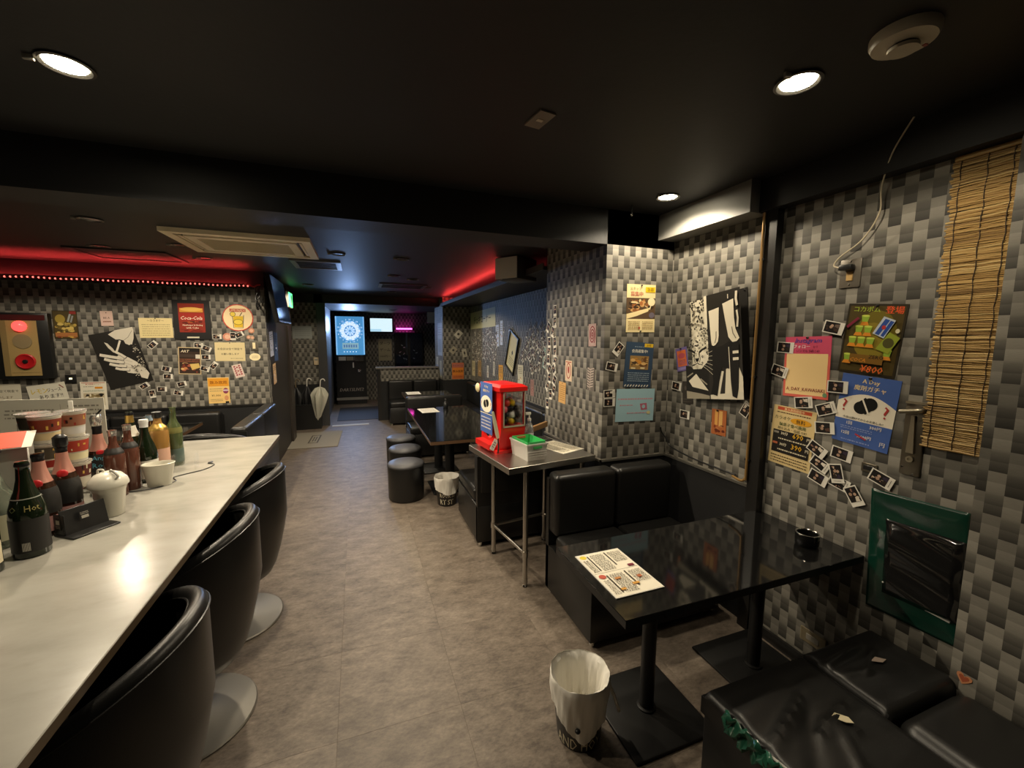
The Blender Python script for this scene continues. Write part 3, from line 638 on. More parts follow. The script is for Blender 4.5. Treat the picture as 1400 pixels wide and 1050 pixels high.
# basket with green tray
BM_ = ST @ Matrix.Translation((.172, .075, SH))
t = thing('plastic_basket', 'translucent white plastic basket holding a green tray', 'basket', M=BM_)
BK = mat('frosted_plastic', (.78, .75, .70), .35, trans=.35)
def open_box(mb, x0, x1, y0, y1, z0, z1, tp, th, mm):
    o_ = [(x0, y0, z0), (x1, y0, z0), (x1, y1, z0), (x0, y1, z0), (x0-tp, y0-tp, z1), (x1+tp, y0-tp, z1), (x1+tp, y1+tp, z1), (x0-tp, y1+tp, z1)]
    i_ = [(x0+th, y0+th, z0+th), (x1-th, y0+th, z0+th), (x1-th, y1-th, z0+th), (x0+th, y1-th, z0+th), (x0-tp+th, y0-tp+th, z1), (x1+tp-th, y0-tp+th, z1), (x1+tp-th, y1+tp-th, z1), (x0-tp+th, y1+tp-th, z1)]
    mb.add(o_+i_, [(3, 2, 1, 0), (0, 1, 5, 4), (1, 2, 6, 5), (2, 3, 7, 6), (3, 0, 4, 7), (8, 9, 10, 11), (9, 8, 12, 13), (10, 9, 13, 14), (11, 10, 14, 15), (8, 11, 15, 12), (4, 5, 13, 12), (5, 6, 14, 13), (6, 7, 15, 14), (7, 4, 12, 15)], mm)
a = MB(); open_box(a, 0, .125, 0, .20, 0, .105, .012, .003, BK); a.build('tub', t)
a = MB(); frame_ring(a, -.016, .141, -.016, .216, .006, .100, .11, BK); a.build('rim', t)
for z in (.03, .045, .06): MB().box(-.008, .133, -.0135-(z-.03)*.1, -.011, z-.002, z+.002, BK).build('rib', t)
MB().rbox(.032, .095, -.018, -.013, .078, .094, mat('handle_slot_green', (.06, .38, .10), .4), .0015, 1).build('handle_slot', t)
a = MB(); open_box(a, .004, .121, .006, .194, .060, .122, .008, .003, mat('green_plastic', (.05, .50, .13), .35)); o = a.build('green_tray'); o.matrix_world = BM_; tag(o, 'bright green plastic tray inside the white basket', 'tray')
MB().rbox(.03, .095, .19, .203, .100, .116, mat('orange_slot', (.5, .14, .05), .4), .002, 1).build('handle_slot', o)
t = thing('hand_sanitizer', 'clear pump bottle of hand sanitizer behind the basket', 'bottle', M=ST @ Matrix.Translation((.352, .365, SH)) @ Matrix.Diagonal((.95, .95, 1.28, 1)))
PET = mat('clear_pet', (.75, .78, .76), .06, trans=.75)
MB().lathe([(.030, 0), (.033, .01), (.033, .10), (.026, .125), (.012, .14), (.012, .15)], PET, 24).build('bottle_body', t); MB().lathe([(.0335, .025), (.0335, .085)], mat('clear_label', (.6, .6, .62), .4), 24, cap=False).build('label', t)
a = MB().cyl(.014, .15, .165, WHITEPL, 16).cyl(.006, .165, .185, WHITEPL, 12); a.rbox(-.034, .012, -.009, .009, .183, .198, WHITEPL, .004, 2); a.build('pump', t)
menu_prints = lambda hd: [('r', .03, .02, .97, .98, '#efe7cf'), ('r', .06, .03, .94, .035, '#6b5c45'), ('t', .5, .075, .03, 'MENU', '#4d4436', .5)] + [('g', .07, .12+.09*i, .47, .19+.09*i, 2, '#3a3024') for i in range(9)] + [('g', .53, .12+.09*i, .93, .19+.09*i, 3, '#3a3024') for i in range(9)]
o = sheet(.21, .297, PAPER, menu_prints(0), .002).build('menu_sheet'); o.matrix_world = ST @ Matrix.Translation((.54, .275, SH+.001)) @ Matrix.Rotation(R(12), 4, 'Z'); tag(o, 'white menu sheet lying on the steel table', 'menu')
t = thing('wire_rack', 'black wire rack lying behind the menu on the steel table', 'rack', M=ST @ Matrix.Translation((.43, .455, SH)))
a = MB()
for i in range(12): MB().tube([(i*.016, 0, .008), (i*.016, .14, .008)], .002, BLACKM, 5).build('wire', t)
MB().tube([(0, 0, .006), (.18, 0, .006), (.18, .14, .006), (0, .14, .006)], .003, BLACKM, 6, True).build('frame', t)
t = tag(MB().rbox(-.13, .13, -.012, .012, -.022, .022, WOOD, .003, 2).build('wooden_plank'), 'short pale wooden plank behind the hand sanitizer', 'plank'); t.matrix_world = T(1.34, 3.02, .875, R(30)) @ Matrix.Rotation(R(-4), 4, 'Y')

# ------------------------------------------------------------------ things on the near table
def mprints(rn):
    P = [('r', .02, .015, .98, .985, '#f6efdb'), ('r', .03, .485, .97, .49, '#5b5040')]
    for q in (0, 1):
        b = .02 + q*.49
        P += [('e', .12, b+.06, .07, .045, ['#e9d34f', '#c9604e'][q]), ('r', .20, b+.05, .23, b+.42, '#3f362c'), ('r', .60, b+.03, .63, b+.36, '#3f362c'), ('g', .26, b+.04, .55, b+.44, 14, '#5a5044'), ('g', .66, b+.04, .95, b+.30, 10, '#5a5044'), ('g', .05, b+.14, .17, b+.44, 12, '#5a5044')]
    P += [('r', .80, .42, .93, .47, '#7d3140'), ('r', .30, .64, .42, .68, '#c98a52'), ('r', .52, .80, .66, .84, '#d9a04c'), ('r', .74, .68, .83, .73, '#b66a44'), ('r', .22, .86, .32, .90, '#d9a04c')]
    return P
o = sheet(.21, .30, PAPER, mprints(random), .003, rnd=random.Random(5)).build('menu_sheet'); o.matrix_world = T(.931, 1.306, .681, 0); tag(o, 'printed menu sheet on the near black table', 'menu')
t = thing('ashtray', 'round black ashtray on the near table by the wall', 'ashtray', (1.86, 1.20, .68))
MB().lathe([(.030, .004), (.042, .0), (.046, .012), (.047, .052), (.044, .056), (.040, .053), (.036, .028), (1e-4, .024)], BLACKG, 32).build('bowl', t)
MB().tube([(.0435*math.cos(a_), .0435*math.sin(a_), .056) for a_ in [2*math.pi*i/32 for i in range(32)]], .003, CHROME, 6, True).build('rim', t)
# waste bins
def on_cyl(mb, s, r0, z, h, ang, maxw, material, slope=0.0):
    vs, fs, tw, th = text_geo(s); sy = h/th; sx = min(sy, maxw/tw)
    q = []
    for a_, b_ in vs:
        zz = z + b_*sy; rr_ = r0 + slope*zz + .0008; th_ = ang + a_*sx/r0
        q.append((rr_*math.cos(th_), rr_*math.sin(th_), zz))
    mb.add(q, fs, material)
def waste_bin(label, x, y, rz, bag, texts):
    t = thing('waste_bin', label, 'waste bin', (x, y, 0), rz)
    PRB = mat('bin_black_print', (.018, .016, .014), .4)
    MB().lathe([(.084, 0), (.086, .004), (.112, .262), (.109, .262), (.083, .008), (1e-4, .008)], PRB, 40).build('bucket', t)
    a = MB()
    for (s, z, h, ang, mw) in texts: on_cyl(a, s, .0855, z, h, ang, mw, ink('#e6dcc0'), slope=.1)
    if a.v: a.build('lettering', t)
    n = 96; vs = []; fs = []; tipa = math.atan2(-y, -x) + R(12)
    rings = [(.080, .07), (.088, .12), (.097, .18), (.104, .235), (.108, .262), (.111, .272), (.1145, .276), (.118, .272), (.1195, .262), (.118, .245), (.116, .22), (.113, .19), (.111, .165)]
    for i in range(n):
        a_ = 2*math.pi*i/n; tip = bag*(.5 + .5*math.cos(a_-tipa))**5
        for q, (r_, z_) in enumerate(rings):
            w_ = .0022*math.sin(a_*7+q*.7) + .0016*math.sin(a_*13-q*.9) + .0011*math.sin(a_*29+q)
            zj = .003*math.sin(a_*3+1) + .0015*math.sin(a_*8)
            if q < 5: rr_, zz = r_ - (.011 if q < 4 else .006) + w_*(1.8 if q < 3 else 1.0), z_ + (zj if q == 4 else 0)
            else:
                f_ = max(0, (q-7)/5); zz = z_ + zj - tip*f_; rr_ = max(r_ - .1*(z_-zz), .0885 + .1*zz) + w_*(.5+f_)
            vs.append((rr_*math.cos(a_), rr_*math.sin(a_), zz))
    K = len(rings)
    for i in range(n):
        j = (i+1) % n
        for q in range(K-1): fs.append((i*K+q, j*K+q, j*K+q+1, i*K+q+1))
    fs.append(tuple(i*K for i in range(n)))
    BAG = mat('white_bag_film', (.88, .85, .77), .4, spec=.4); MB().add(vs, fs, BAG, True).build('bin_bag', t)
    return t
t = waste_bin('black lettered waste bin with white bag beside the near table', .79, 1.33, R(0), .115, [('AND HOY', .032, .048, R(-119), .185), ('S HOY', .085, .03, R(-60), .1)])
a = MB().tube([(.112, -.03, .22), (.135, -.045, .16), (.15, -.06, .10)], .007, mat('white_bag_film', (.7, .7, .7)), 6); a.build('bag_tie', t)
MB().sphere((0, 0, 0), .011, BLACKPL, 6, (1, 1, .7)).build('bag_mark', t, loc=(.112*math.cos(R(-122)), .112*math.sin(R(-122)), .118))
waste_bin('small lettered waste bin with white bag under the long table', .755, 3.83, R(0), .05, [('RT ST', .045, .05, R(-103), .12), ('ROOK SS', .11, .04, R(-98), .13)])

# ------------------------------------------------------------------ right wall things
t = thing('bamboo_blind', 'rolled-down tan bamboo blind on the right wall', 'blind', (1.985, .735, 2.215))
rb = random.Random(11); slat_me = []
BAM = [mat('bamboo_a', (.50, .33, .12), .55), mat('bamboo_b', (.40, .25, .085), .55), mat('bamboo_c', (.58, .41, .17), .55), mat('bamboo_d', (.28, .17, .06), .6)]
for k in range(6):
    mb = MB(); pts = [(.004*math.sin(k*2+i)*.25, i*.165/6, .0008*math.sin(i*1.9+k*3)) for i in range(7)]; mb.tube(pts, .0034, BAM[k % 4], 6); q = mb.build('slat', t); slat_me.append(q.data); bpy.data.objects.remove(q)
z = -.005; i = 0
while z > -1.015:
    q = bpy.data.objects.new('slat', rb.choice(slat_me)); COL.objects.link(q); q.parent = t; q.location = (rb.uniform(-.002, .002), rb.uniform(-.003, .004), z); q.rotation_euler = (R(rb.uniform(-.7, .7)), 0, 0); q.scale = (1, 1+rb.uniform(-.015, .03), rb.uniform(.85, 1.2)); z -= .0068; i += 1
for y in (.018, .078, .145): MB().tube([(-.0045 + .001*math.sin(s_*4), y + .002*math.sin(s_*2.2), -s_*1.015/30) for s_ in range(31)], .0016, mat('blind_cord', (.05, .03, .015), .7), 5).build('cord', t)
MB().rbox(-.006, .006, 0, .165, 0, .018, BAM[1], .004, 2).build('top_bar', t)
# lever lock
t = thing('lever_lock', 'old metal door lock plate with lever handle below the blind', 'door handle', (2.0, .93, 1.225)); LK = mat('dull_brass_steel', (.16, .14, .105), .38, .8); LKL = mat('worn_lever', (.42, .37, .27), .35, .8)
MB().rbox(-.012, 0, -.032, .032, -.15, .13, LK, .004, 2).build('lock_plate', t); MB().box(-.02, 0, -.036, .03, .13, .139, LKL).build('top_catch', t)
MB().tube([(-.012, -.022, .108), (-.026, -.022, .108), (-.03, -.012, .107), (-.03, .040, .096)], .0085, LKL, 10).build('lever', t)
MB().prism([(-.012, -.06), (.012, -.06), (.006, .085), (-.004, .085)], 0, .012, LKL, Matrix.Translation((-.012, .0, .0)) @ Matrix(((0, 0, -1, 0), (1, 0, 0, 0), (0, 1, 0, 0), (0, 0, 0, 1)))).build('escutcheon', t)
MB().lathe([(.012, 0), (.012, .008), (.006, .008), (.005, .004), (1e-4, .004)], LKL, 18, Matrix.Translation((-.012, 0, -.085)) @ Matrix.Rotation(R(-90), 4, 'Y')).build('key_cylinder', t)
for (y, z) in ((.022, -.12), (-.012, -.142)): MB().lathe([(.005, 0), (.003, .003), (1e-4, .003)], CHROME, 10, Matrix.Translation((-.012, y, z)) @ Matrix.Rotation(R(-90), 4, 'Y')).build('screw', t)
t = thing('pull_recess', 'small dark recessed pull beside the instant photos', 'handle', (2.0, 1.065, 1.062)); MB().rbox(-.006, 0, -.03, .03, -.02, .02, LK, .003, 1).build('plate', t); MB().rbox(-.008, -.004, -.022, .022, -.010, .010, BLACKPL, .002, 1).build('recess', t)
# outlet with plug and cable
t = thing('wall_outlet', 'dark metal wall outlet with a black plug', 'outlet', (2.0, 1.208, 1.88)); MB().rbox(-.008, 0, -.041, .041, -.06, .06, mat('outlet_plate', (.17, .15, .12), .4, .3), .003, 2).build('plate', t)
MB().rbox(-.012, -.006, -.013, .013, -.032, .008, mat('socket_beige', (.5, .32, .12), .45), .002, 1).build('socket', t); MB().rbox(-.042, -.010, -.022, .030, .012, .036, BLACKPL, .006, 2).build('plug', t)
for z in (.05, -.048): MB().lathe([(.004, 0), (.002, .002), (1e-4, .002)], CHROME, 10, Matrix.Translation((-.008, 0, z)) @ Matrix.Rotation(R(-90), 4, 'Y')).build('screw', t)
def smooth(pts, n=8):
    P = [Vector(p) for p in pts]; out = []
    for i in range(len(P)-1):
        a_, b_, c_, d_ = P[max(i-1, 0)], P[i], P[i+1], P[min(i+2, len(P)-1)]
        for k in range(n):
            s_ = k/n; out.append(.5*((2*b_) + (-a_+c_)*s_ + (2*a_-5*b_+4*c_-d_)*s_*s_ + (-a_+3*b_-3*c_+d_)*s_**3))
    return out + [P[-1]]
tag(MB().tube(smooth([(1.965, 1.235, 1.905), (1.97, 1.262, 1.92), (1.975, 1.24, 1.955), (1.972, 1.16, 2.01), (1.965, 1.105, 2.10), (1.95, 1.098, 2.19), (1.925, 1.06, 2.30), (1.89, .985, 2.39)]), .003, mat('cream_cable', (.55, .47, .33), .45), 8).build('power_cable'), 'cream cable hanging from the ceiling to the wall outlet', 'cable')
# brass coloured pipe
t = thing('wall_pipe', 'thin brown pipe running down the black post', 'pipe', (1.945, 1.60, 0)); BRP = mat('brown_pipe', (.34, .20, .07), .35, .4)
MB().tube(smooth([(0, 0, 2.23), (0, 0, 1.5), (0, 0, .90), (0, .005, .845), (0, .03, .825), (.02, .10, .825)]), .007, BRP, 10).build('pipe', t)
for z in (2.0, 1.4, .95): MB().box(-.002, .012, -.014, .014, z-.005, z+.005, BLACKM).build('clip', t)
tag(MB().tube(smooth([(1.985, 1.70, .83), (1.985, 2.0, .835), (1.985, 2.22, .86), (1.985, 2.262, .90), (1.96, 2.29, .95), (1.95, 2.292, .985)]), .005, BLACKPL, 8).build('wall_cable'), 'black cable running just above the wainscot rail', 'cable')
# green and black plastic patch
t = thing('plastic_sheet_patch', 'dark green taped sheet with glossy black plastic on the wall', 'plastic sheet', M=wallM('R', -.888, .735, 2.5, .002))
def film(w_, h_, amp, mm, name, z0, seed, fr):
    rn = random.Random(seed); nx, ny = 36, 44; vs = []; fs = []; wv = [(rn.uniform(4, 22), rn.uniform(10, 60), rn.uniform(0, 6), rn.uniform(.3, 1)) for _ in range(fr)]
    for j in range(ny+1):
        for i in range(nx+1):
            x = (i/nx-.5)*w_; y = (j/ny-.5)*h_; e = min(1, min(i, nx-i)/4, min(j, ny-j)/4); hh = sum(k_*math.sin(a_*x+b_*y+p_) for a_, b_, p_, k_ in wv)/fr
            vs.append((x, y, z0 + amp*(.55+hh)*e))
    for j in range(ny):
        for i in range(nx): fs.append((j*(nx+1)+i, j*(nx+1)+i+1, (j+1)*(nx+1)+i+1, (j+1)*(nx+1)+i))
    o_ = MB().add(vs, fs, mm, True).build(name, t); q = o_.modifiers.new('thickness', 'SOLIDIFY'); q.thickness = .0012; q.offset = -1; return o_
film(.30, .505, .010, mat('green_sheet', (.0035, .032, .02), .22, spec=.6), 'green_sheet', .0012, 4, 6)
o = film(.24, .31, .036, mat('black_film', (.008, .008, .008), .10, spec=.8), 'black_film', .008, 9, 5); o.location = (.028, -.01, 0)
MB().tube([(-.09, -.12, .012), (.0, -.15, .014), (.12, -.165, .012)], .003, mat('clear_tape', (.55, .55, .5), .2), 6).build('tape_strip', t)
# heart sticker, outlet by the floor
hp = [(.0, -.026), (.012, -.012), (.022, .002), (.022, .012), (.014, .018), (.005, .015), (0, .008), (-.005, .015), (-.014, .018), (-.022, .012), (-.022, .002), (-.012, -.012)]
mb = MB().prism([(x*.9, y*.9) for x, y in hp], 0, .001, ink('#c98a62')); mb.add([(x*.6, y*.6, .0013) for x, y in hp], [tuple(range(12))], ink('#a8583c')); o = mb.build('heart_sticker'); o.matrix_world = wallM('R', -.695, .42, -8, .046); tag(o, 'small peach heart sticker low on the pilaster', 'sticker')
t = thing('floor_outlet', 'beige wall outlet near the floor under the near table', 'outlet', (2.0, 1.22, .17)); MB().rbox(-.008, 0, -.06, .06, -.035, .035, mat('aged_outlet', (.22, .18, .11), .45), .003, 1).build('plate', t); MB().rbox(-.01, -.006, -.03, .03, -.015, .015, GREYPL, .002, 1).build('socket', t)

# ------------------------------------------------------------------ posters, right wall and column
A4W, A4H = .21, .297
# leopard / legs textile poster (generic black and white design)
rl = random.Random(21); P = [('r', 0, 0, .44, .70, '#d9d2bd'), ('e', .23, .60, .13, .07, '#e6dfcb'), ('e', .10, .44, .07, .05, '#e6dfcb'), ('e', .36, .44, .07, .05, '#e6dfcb')]
for i in range(170):
    a_, b_ = rl.uniform(.02, .42), rl.uniform(.01, .66); s_ = rl.uniform(.55, 1.0)*(.65 + .5*abs(b_-.45))
    if abs(a_-.23) < .09 and b_ > .52: continue
    P += [('e', a_, b_, .026*s_, .019*s_, '#15130f', rl.uniform(0, 3)), ('e', a_+.005, b_, .012*s_, .008*s_, '#8f8878', rl.uniform(0, 3))] if rl.random() < .6 else [('e', a_, b_, .020*s_, .012*s_, '#15130f', rl.uniform(0, 3))]
P += [('r', .39, 0, .44, .30, '#d9d2bd'), ('r', .44, 0, 1, .62, '#23211d'), ('l', [(.06, .50), (.13, .515), (.19, .54)], .03, '#0d0c0a'), ('l', [(.40, .50), (.33, .515), (.27, .54)], .03, '#0d0c0a'), ('l', [(.19, .54), (.17, .60), (.19, .64)], .012, '#3a362e'), ('l', [(.27, .54), (.29, .60), (.27, .64)], .012, '#3a362e'),
      ('p', [(.19, .595), (.27, .595), (.25, .63), (.21, .63)], '#0d0c0a'), ('l', [(.13, .665), (.20, .655), (.23, .64), (.26, .655), (.33, .665)], .014, '#0d0c0a'),
      ('p', [(0, .66), (.10, .67), (.18, .72), (.23, .70), (.28, .72), (.36, .67), (.46, .62), (.46, 1), (0, 1)], '#191714'), ('p', [(.05, .82), (.20, .75), (.42, .92), (.12, .88)], '#cfc8b4'), ('p', [(0, .92), (.30, .95), (.45, .97), (.45, 1), (0, 1)], '#8d8675'), ('l', [(.02, .78), (.14, .74)], .02, '#8d8675'), ('l', [(.28, .80), (.40, .86)], .02, '#8d8675'),
      ('r', .44, .60, 1, 1, '#26231f'), ('p', [(.56, .72), (.70, .74), (.62, .96), (.50, .98)], '#cfc8b4'), ('p', [(.74, .72), (.92, .66), (1, .80), (1, 1), (.70, 1)], '#d4ccb6'), ('p', [(.46, .96), (1, .93), (1, 1), (.46, 1)], '#cfc8b4'),
      ('p', [(.48, .155), (.66, .14), (.645, .30), (.64, .40), (.625, .455), (.58, .485), (.52, .50), (.505, .44)], '#e2dac4'), ('p', [(.72, .115), (.90, .09), (.90, .26), (.915, .36), (.97, .45), (.93, .475), (.86, .48), (.80, .43), (.76, .28)], '#e2dac4'), ('l', [(.60, .36), (.595, .42), (.57, .47)], .014, '#7d7666'), ('l', [(.86, .34), (.875, .40), (.92, .45)], .014, '#7d7666'),
      ('p', [(.47, .47), (.60, .51), (.70, .50), (.80, .47), (.96, .49), (.95, .70), (.93, .90), (.90, .99), (.83, .97), (.80, .72), (.68, .70), (.62, .84), (.58, .97), (.47, .95), (.52, .84), (.50, .70)], '#0f0e0c'),
      ('l', [(.80, .52), (.81, .95)], .01, '#d9d2bd'), ('r', .86, .56, .95, .585, '#d9d2bd'), ('r', .86, .62, .95, .645, '#d9d2bd')]
for i in range(6): P.append(('l', [(.30, .60+.012*i), (.42, .56+.03*i), (.52, .54+.045*i)], .004, '#d9d2bd'))
P += [('l', [(.955, .03), (.945, .10), (.96, .16)], .035, '#d9d2bd'), ('l', [(.95, .20), (.965, .27), (.95, .35)], .028, '#d9d2bd'), ('l', [(.82, .04), (.82, .08)], .012, '#d9d2bd')]
hang(sheet(.414, .611, '#1d1b18', P, .002), 'fabric_poster', 'large black and white poster with a leopard and dark boots', 'poster', 'R', -1.883, 1.549, 7.2, .002, pins=[(.19, .295), (-.19, .295)])
hang(sheet(.215, .291, '#d0506e', [('r', 0, .3, 1, .32, '#d65a5e'), ('r', 0, .32, 1, 1, '#db6658'), ('r', .05, .28, .95, .955, '#f0cf94'), ('t', .52, .075, .10, 'Instagram', '#46439a', .88, .3), ('t', .38, .165, .055, 'フォロー', '#f4e4ea', .4), ('t', .68, .165, .035, 'から', '#8a2f50', .2), ('t', .52, .235, .045, 'いつでも予約OK!', '#6b2340', .8), ('t', .5, .87, .065, 'A_DAY_KAWASAKI', '#8a3f35', .84), ('e', .93, .93, .045, .035, '#6c8f6a')], .0016),
     'social_media_flyer', 'pink flyer with a cream panel and social media heading', 'flyer', 'R', -1.363, 1.465, 1.5, .002, pins=[(0, .14)])
K = [('r', .04, .03, .96, .97, '#4a3d17'), ('e', .55, .45, .36, .36, '#6c6018'), ('e', .5, .52, .3, .26, '#857523'), ('t', .34, .075, .075, 'コカボム', '#9fb43c', .5), ('t', .80, .08, .10, '登場', '#e0572c', .34)]
for (a_, b_) in [(.34, .22), (.26, .37), (.42, .37), (.18, .53), (.34, .53), (.50, .53), (.15, .78), (.82, .68)]:
    K += [('p', [(a_-.07, b_-.05), (a_+.07, b_-.05), (a_+.045, b_+.045), (a_-.045, b_+.045)], '#8fae3a'), ('e', a_, b_-.05, .07, .014, '#c9d65a'), ('p', [(a_-.05, b_+.035), (a_+.05, b_+.035), (a_+.08, b_+.085), (a_-.08, b_+.085)], '#d98a2a')]
K += [('p', [(.66, .17), (.86, .22), (.72, .47), (.52, .41)], '#b7c0cc'), ('p', [(.69, .20), (.77, .22), (.63, .43), (.56, .41)], '#2c4c98'), ('p', [(.78, .225), (.84, .24), (.71, .45), (.66, .435)], '#2c4c98'), ('e', .69, .32, .035, .03, '#b03030'),
      ('p', [(.80, .38), (.98, .45), (.84, .68), (.62, .62)], '#8d9a2e'), ('e', .81, .53, .09, .07, '#4d4a20'), ('e', .92, .36, .035, .03, '#d6cfae'), ('r', .20, .72, .78, .84, '#7d5a1e'), ('t', .36, .80, .05, 'COCA', '#d98a2a', .3, .2), ('t', .66, .74, .05, 'ZERO', '#2d2410', .3), ('t', .62, .915, .10, '¥800', '#e0672c', .6, .2), ('l', [(.06, .34), (.24, .20)], .05, '#7a2338')]
hang(sheet(.212, .292, '#2a2312', K), 'cocktail_poster', 'olive cocktail poster with stacked glasses and orange price', 'poster', 'R', -1.107, 1.598, -4.6, .002, pins=[(.0, .138)])
def capsule_pill(cx, cy, colr):
    return [('e', cx-.075, cy+.035, .125, .090, colr, -.0), ('e', cx+.075, cy-.035, .125, .090, colr, 0), ('p', [(cx-.17, cy-.01), (cx-.02, cy-.12), (cx+.17, cy+.01), (cx+.02, cy+.12)], colr)]
hang(sheet(.214, .300, '#4663a8', [('p', [(0, .655)] + [(i/16, .40-.14*math.sin(math.pi*i/16)) for i in range(17)] + [(1, .655)], '#efe6d2'), ('t', .52, .085, .075, 'A Day', '#f0dba4', .5), ('t', .52, .175, .075, '魔剤ガチャ', '#f0dba4', .7)] + capsule_pill(.5, .42, '#12110f') + [('l', [(.42, .31), (.58, .53)], .03, '#efe6d2'), ('t', .14, .45, .17, '?', '#ad3a36'), ('t', .86, .46, .17, '?', '#ad3a36'), ('t', .5, .622, .035, '中身は開けてからのお楽しみ!!', '#191713', .92), ('t', .28, .70, .05, '1回', '#e6e2d6', .3), ('t', .74, .70, .05, '300円', '#e6e2d6', .4), ('g', .12, .745, .7, .80, 2, '#8fa0cc'), ('t', .24, .85, .05, '12回', '#e6e2d6', .3), ('t', .58, .86, .05, '3,600円', '#e6e2d6', .35), ('l', [(.42, .84), (.62, .89)], .03, '#b0323a'), ('t', .90, .90, .06, '円', '#e6e2d6'), ('g', .18, .93, .7, .97, 1, '#8fa0cc')]),
     'capsule_flyer', 'blue flyer with a black pill and red question marks', 'flyer', 'R', -1.104, 1.295, -4.5, .0022, pins=[(.0, .142)])
hang(sheet(.214, .300, '#d8c08a', [('r', .10, .02, .90, .075, '#c2512f'), ('t', .5, .048, .045, '飲み放題開催中', '#f0d9a0', .76), ('g', .08, .09, .9, .135, 1, '#5c4126'), ('t', .25, .20, .06, 'カラオケ', '#5c5a3a', .4), ('e', .68, .215, .24, .055, '#d99a1e'), ('t', .68, .215, .07, '無料', '#3d2d12', .34), ('t', .5, .305, .06, '駄菓子食べ放題', '#4a5a30', .88), ('t', .5, .375, .05, '持ち込み・出前 OK!', '#3d4226', .86), ('r', .06, .415, .94, .80, '#1c1813'), ('r', .08, .44, .2, .475, '#8a8478'), ('t', .34, .46, .055, '30分', '#e6dcc0', .24), ('t', .66, .46, .085, '690', '#d8a82a', .36), ('t', .90, .47, .05, '円', '#e6dcc0'), ('g', .2, .53, .9, .58, 1, '#d6ccb0'), ('r', .08, .625, .2, .66, '#b0603f'), ('t', .34, .645, .055, '30分', '#e6dcc0', .24), ('t', .66, .645, .085, '390', '#d8a82a', .36), ('t', .90, .655, .05, '円', '#e6dcc0'), ('g', .2, .715, .9, .765, 1, '#d6ccb0'), ('g', .06, .83, .94, .97, 3, '#4a3a24')]),
     'price_flyer', 'tan price flyer with a black panel of yellow numbers', 'flyer', 'R', -1.407, 1.112, -2.5, .002)
hang(sheet(.103, .154, '#6d6096', [('r', .12, .12, .88, .80, '#cf6a3c'), ('e', .5, .35, .3, .12, '#b24f5a'), ('g', .2, .5, .8, .75, 4, '#5a4a8a'), ('r', .1, .84, .9, .95, '#8d7fb4')]), 'small_flyer', 'small purple and orange flyer left of the leopard poster', 'flyer', 'R', -2.174, 1.461, 12.5, .002, pins=[(0, .07)])
hang(sheet(.088, .146, '#3a352f', [('r', .45, .02, .68, .62, '#d07a4a'), ('e', .3, .3, .1, .1, '#57504a'), ('g', .1, .75, .9, .95, 2, '#57504a')]), 'small_flyer', 'dark card with an orange stripe below the purple flyer', 'flyer', 'R', -2.109, 1.248, 5, .002)
hang(sheet(.106, .152, '#b4683a', [('r', .22, .05, .42, .62, '#e2a85a'), ('r', .50, .05, .74, .66, '#e8b56a'), ('b', .05, .6, .95, .97, 12, ['#8a3f24', '#c98350', '#6b2f1c']), ('e', .35, .03, .04, .02, '#1a1410')]), 'small_flyer', 'small orange photo card below the leopard poster', 'flyer', 'R', -1.848, 1.103, 1, .002, pins=[(-.01, .068)])
# column front
hang(sheet(.225, .309, '#e9d7a2', [('r', 0, .28, 1, .72, '#5a4632'), ('b', .05, .30, .95, .60, 40, ['#c99a62', '#8a5a34', '#e0c898', '#3a2a1c', '#a8683a']), ('p', [(0, .62), (.35, .56), (.8, .48), (.75, .56), (.35, .66), (0, .72)], '#ecd9a4'), ('e', .86, .36, .13, .085, '#f0e0b4'), ('l', [(.84, .44), (.80, .52)], .03, '#f0e0b4'), ('e', .88, .64, .1, .06, '#6c6470'), ('t', .30, .09, .065, 'スタッフ', '#a79a72', .5), ('t', .34, .20, .10, '募集中', '#b3574a', .6), ('r', .64, .05, .98, .16, '#e2c022'), ('t', .81, .105, .08, '急募', '#8a6a10', .3), ('g', .06, .76, .46, .95, 5, '#9a8050'), ('g', .54, .76, .94, .95, 5, '#9a8050'), ('e', .45, .91, .03, .03, '#b35a44')]),
     'staff_poster', 'cream and brown recruiting poster topmost on the column', 'poster', 'C', 1.750, 1.791, .6, .002, pins=[(0, .148), (0, -.148)])
hang(sheet(.220, .300, '#33475e', [('r', .66, .02, .98, .10, '#d8b430'), ('t', .82, .06, .055, 'お得', '#8a6a10', .26), ('g', .3, .08, .64, .12, 1, '#8fa0ae'), ('t', .5, .195, .075, '会員募集中!', '#e8e4d6', .78), ('r', .17, .30, .85, .60, '#9a7a48'), ('b', .18, .31, .84, .59, 30, ['#c98a3a', '#6b4a2a', '#d8b070', '#4a3a2a', '#8a6a4a']), ('r', .22, .56, .38, .59, '#e0d0a0'), ('r', .56, .55, .72, .585, '#e0d0a0'), ('g', .12, .66, .9, .88, 5, '#9fb0bc')] + [('p', [(.02+.1*i, .985), (.06+.1*i, .985), (.10+.1*i, .94), (.06+.1*i, .94)], '#ddd8c8') for i in range(9)]),
     'member_poster', 'dark blue member poster with a gold picture on the column', 'poster', 'C', 1.750, 1.420, -3, .002)
hang(sheet(.306, .220, '#a4c9d4', [('g', .04, .26, .96, .36, 1, '#cf8f9c'), ('g', .08, .46, .44, .54, 1, '#cf8f9c'), ('p', [(.62, .46), (.80, .44), (.82, .64), (.66, .66)], '#b9687c'), ('e', .72, .55, .045, .06, '#a4c9d4'), ('g', .28, .70, .84, .78, 1, '#cf8f9c'), ('e', .86, .74, .05, .05, '#d8cf9a')]), 'blue_notice', 'pale blue handwritten notice lowest on the column', 'notice', 'C', 1.735, 1.150, -1.5, .002)
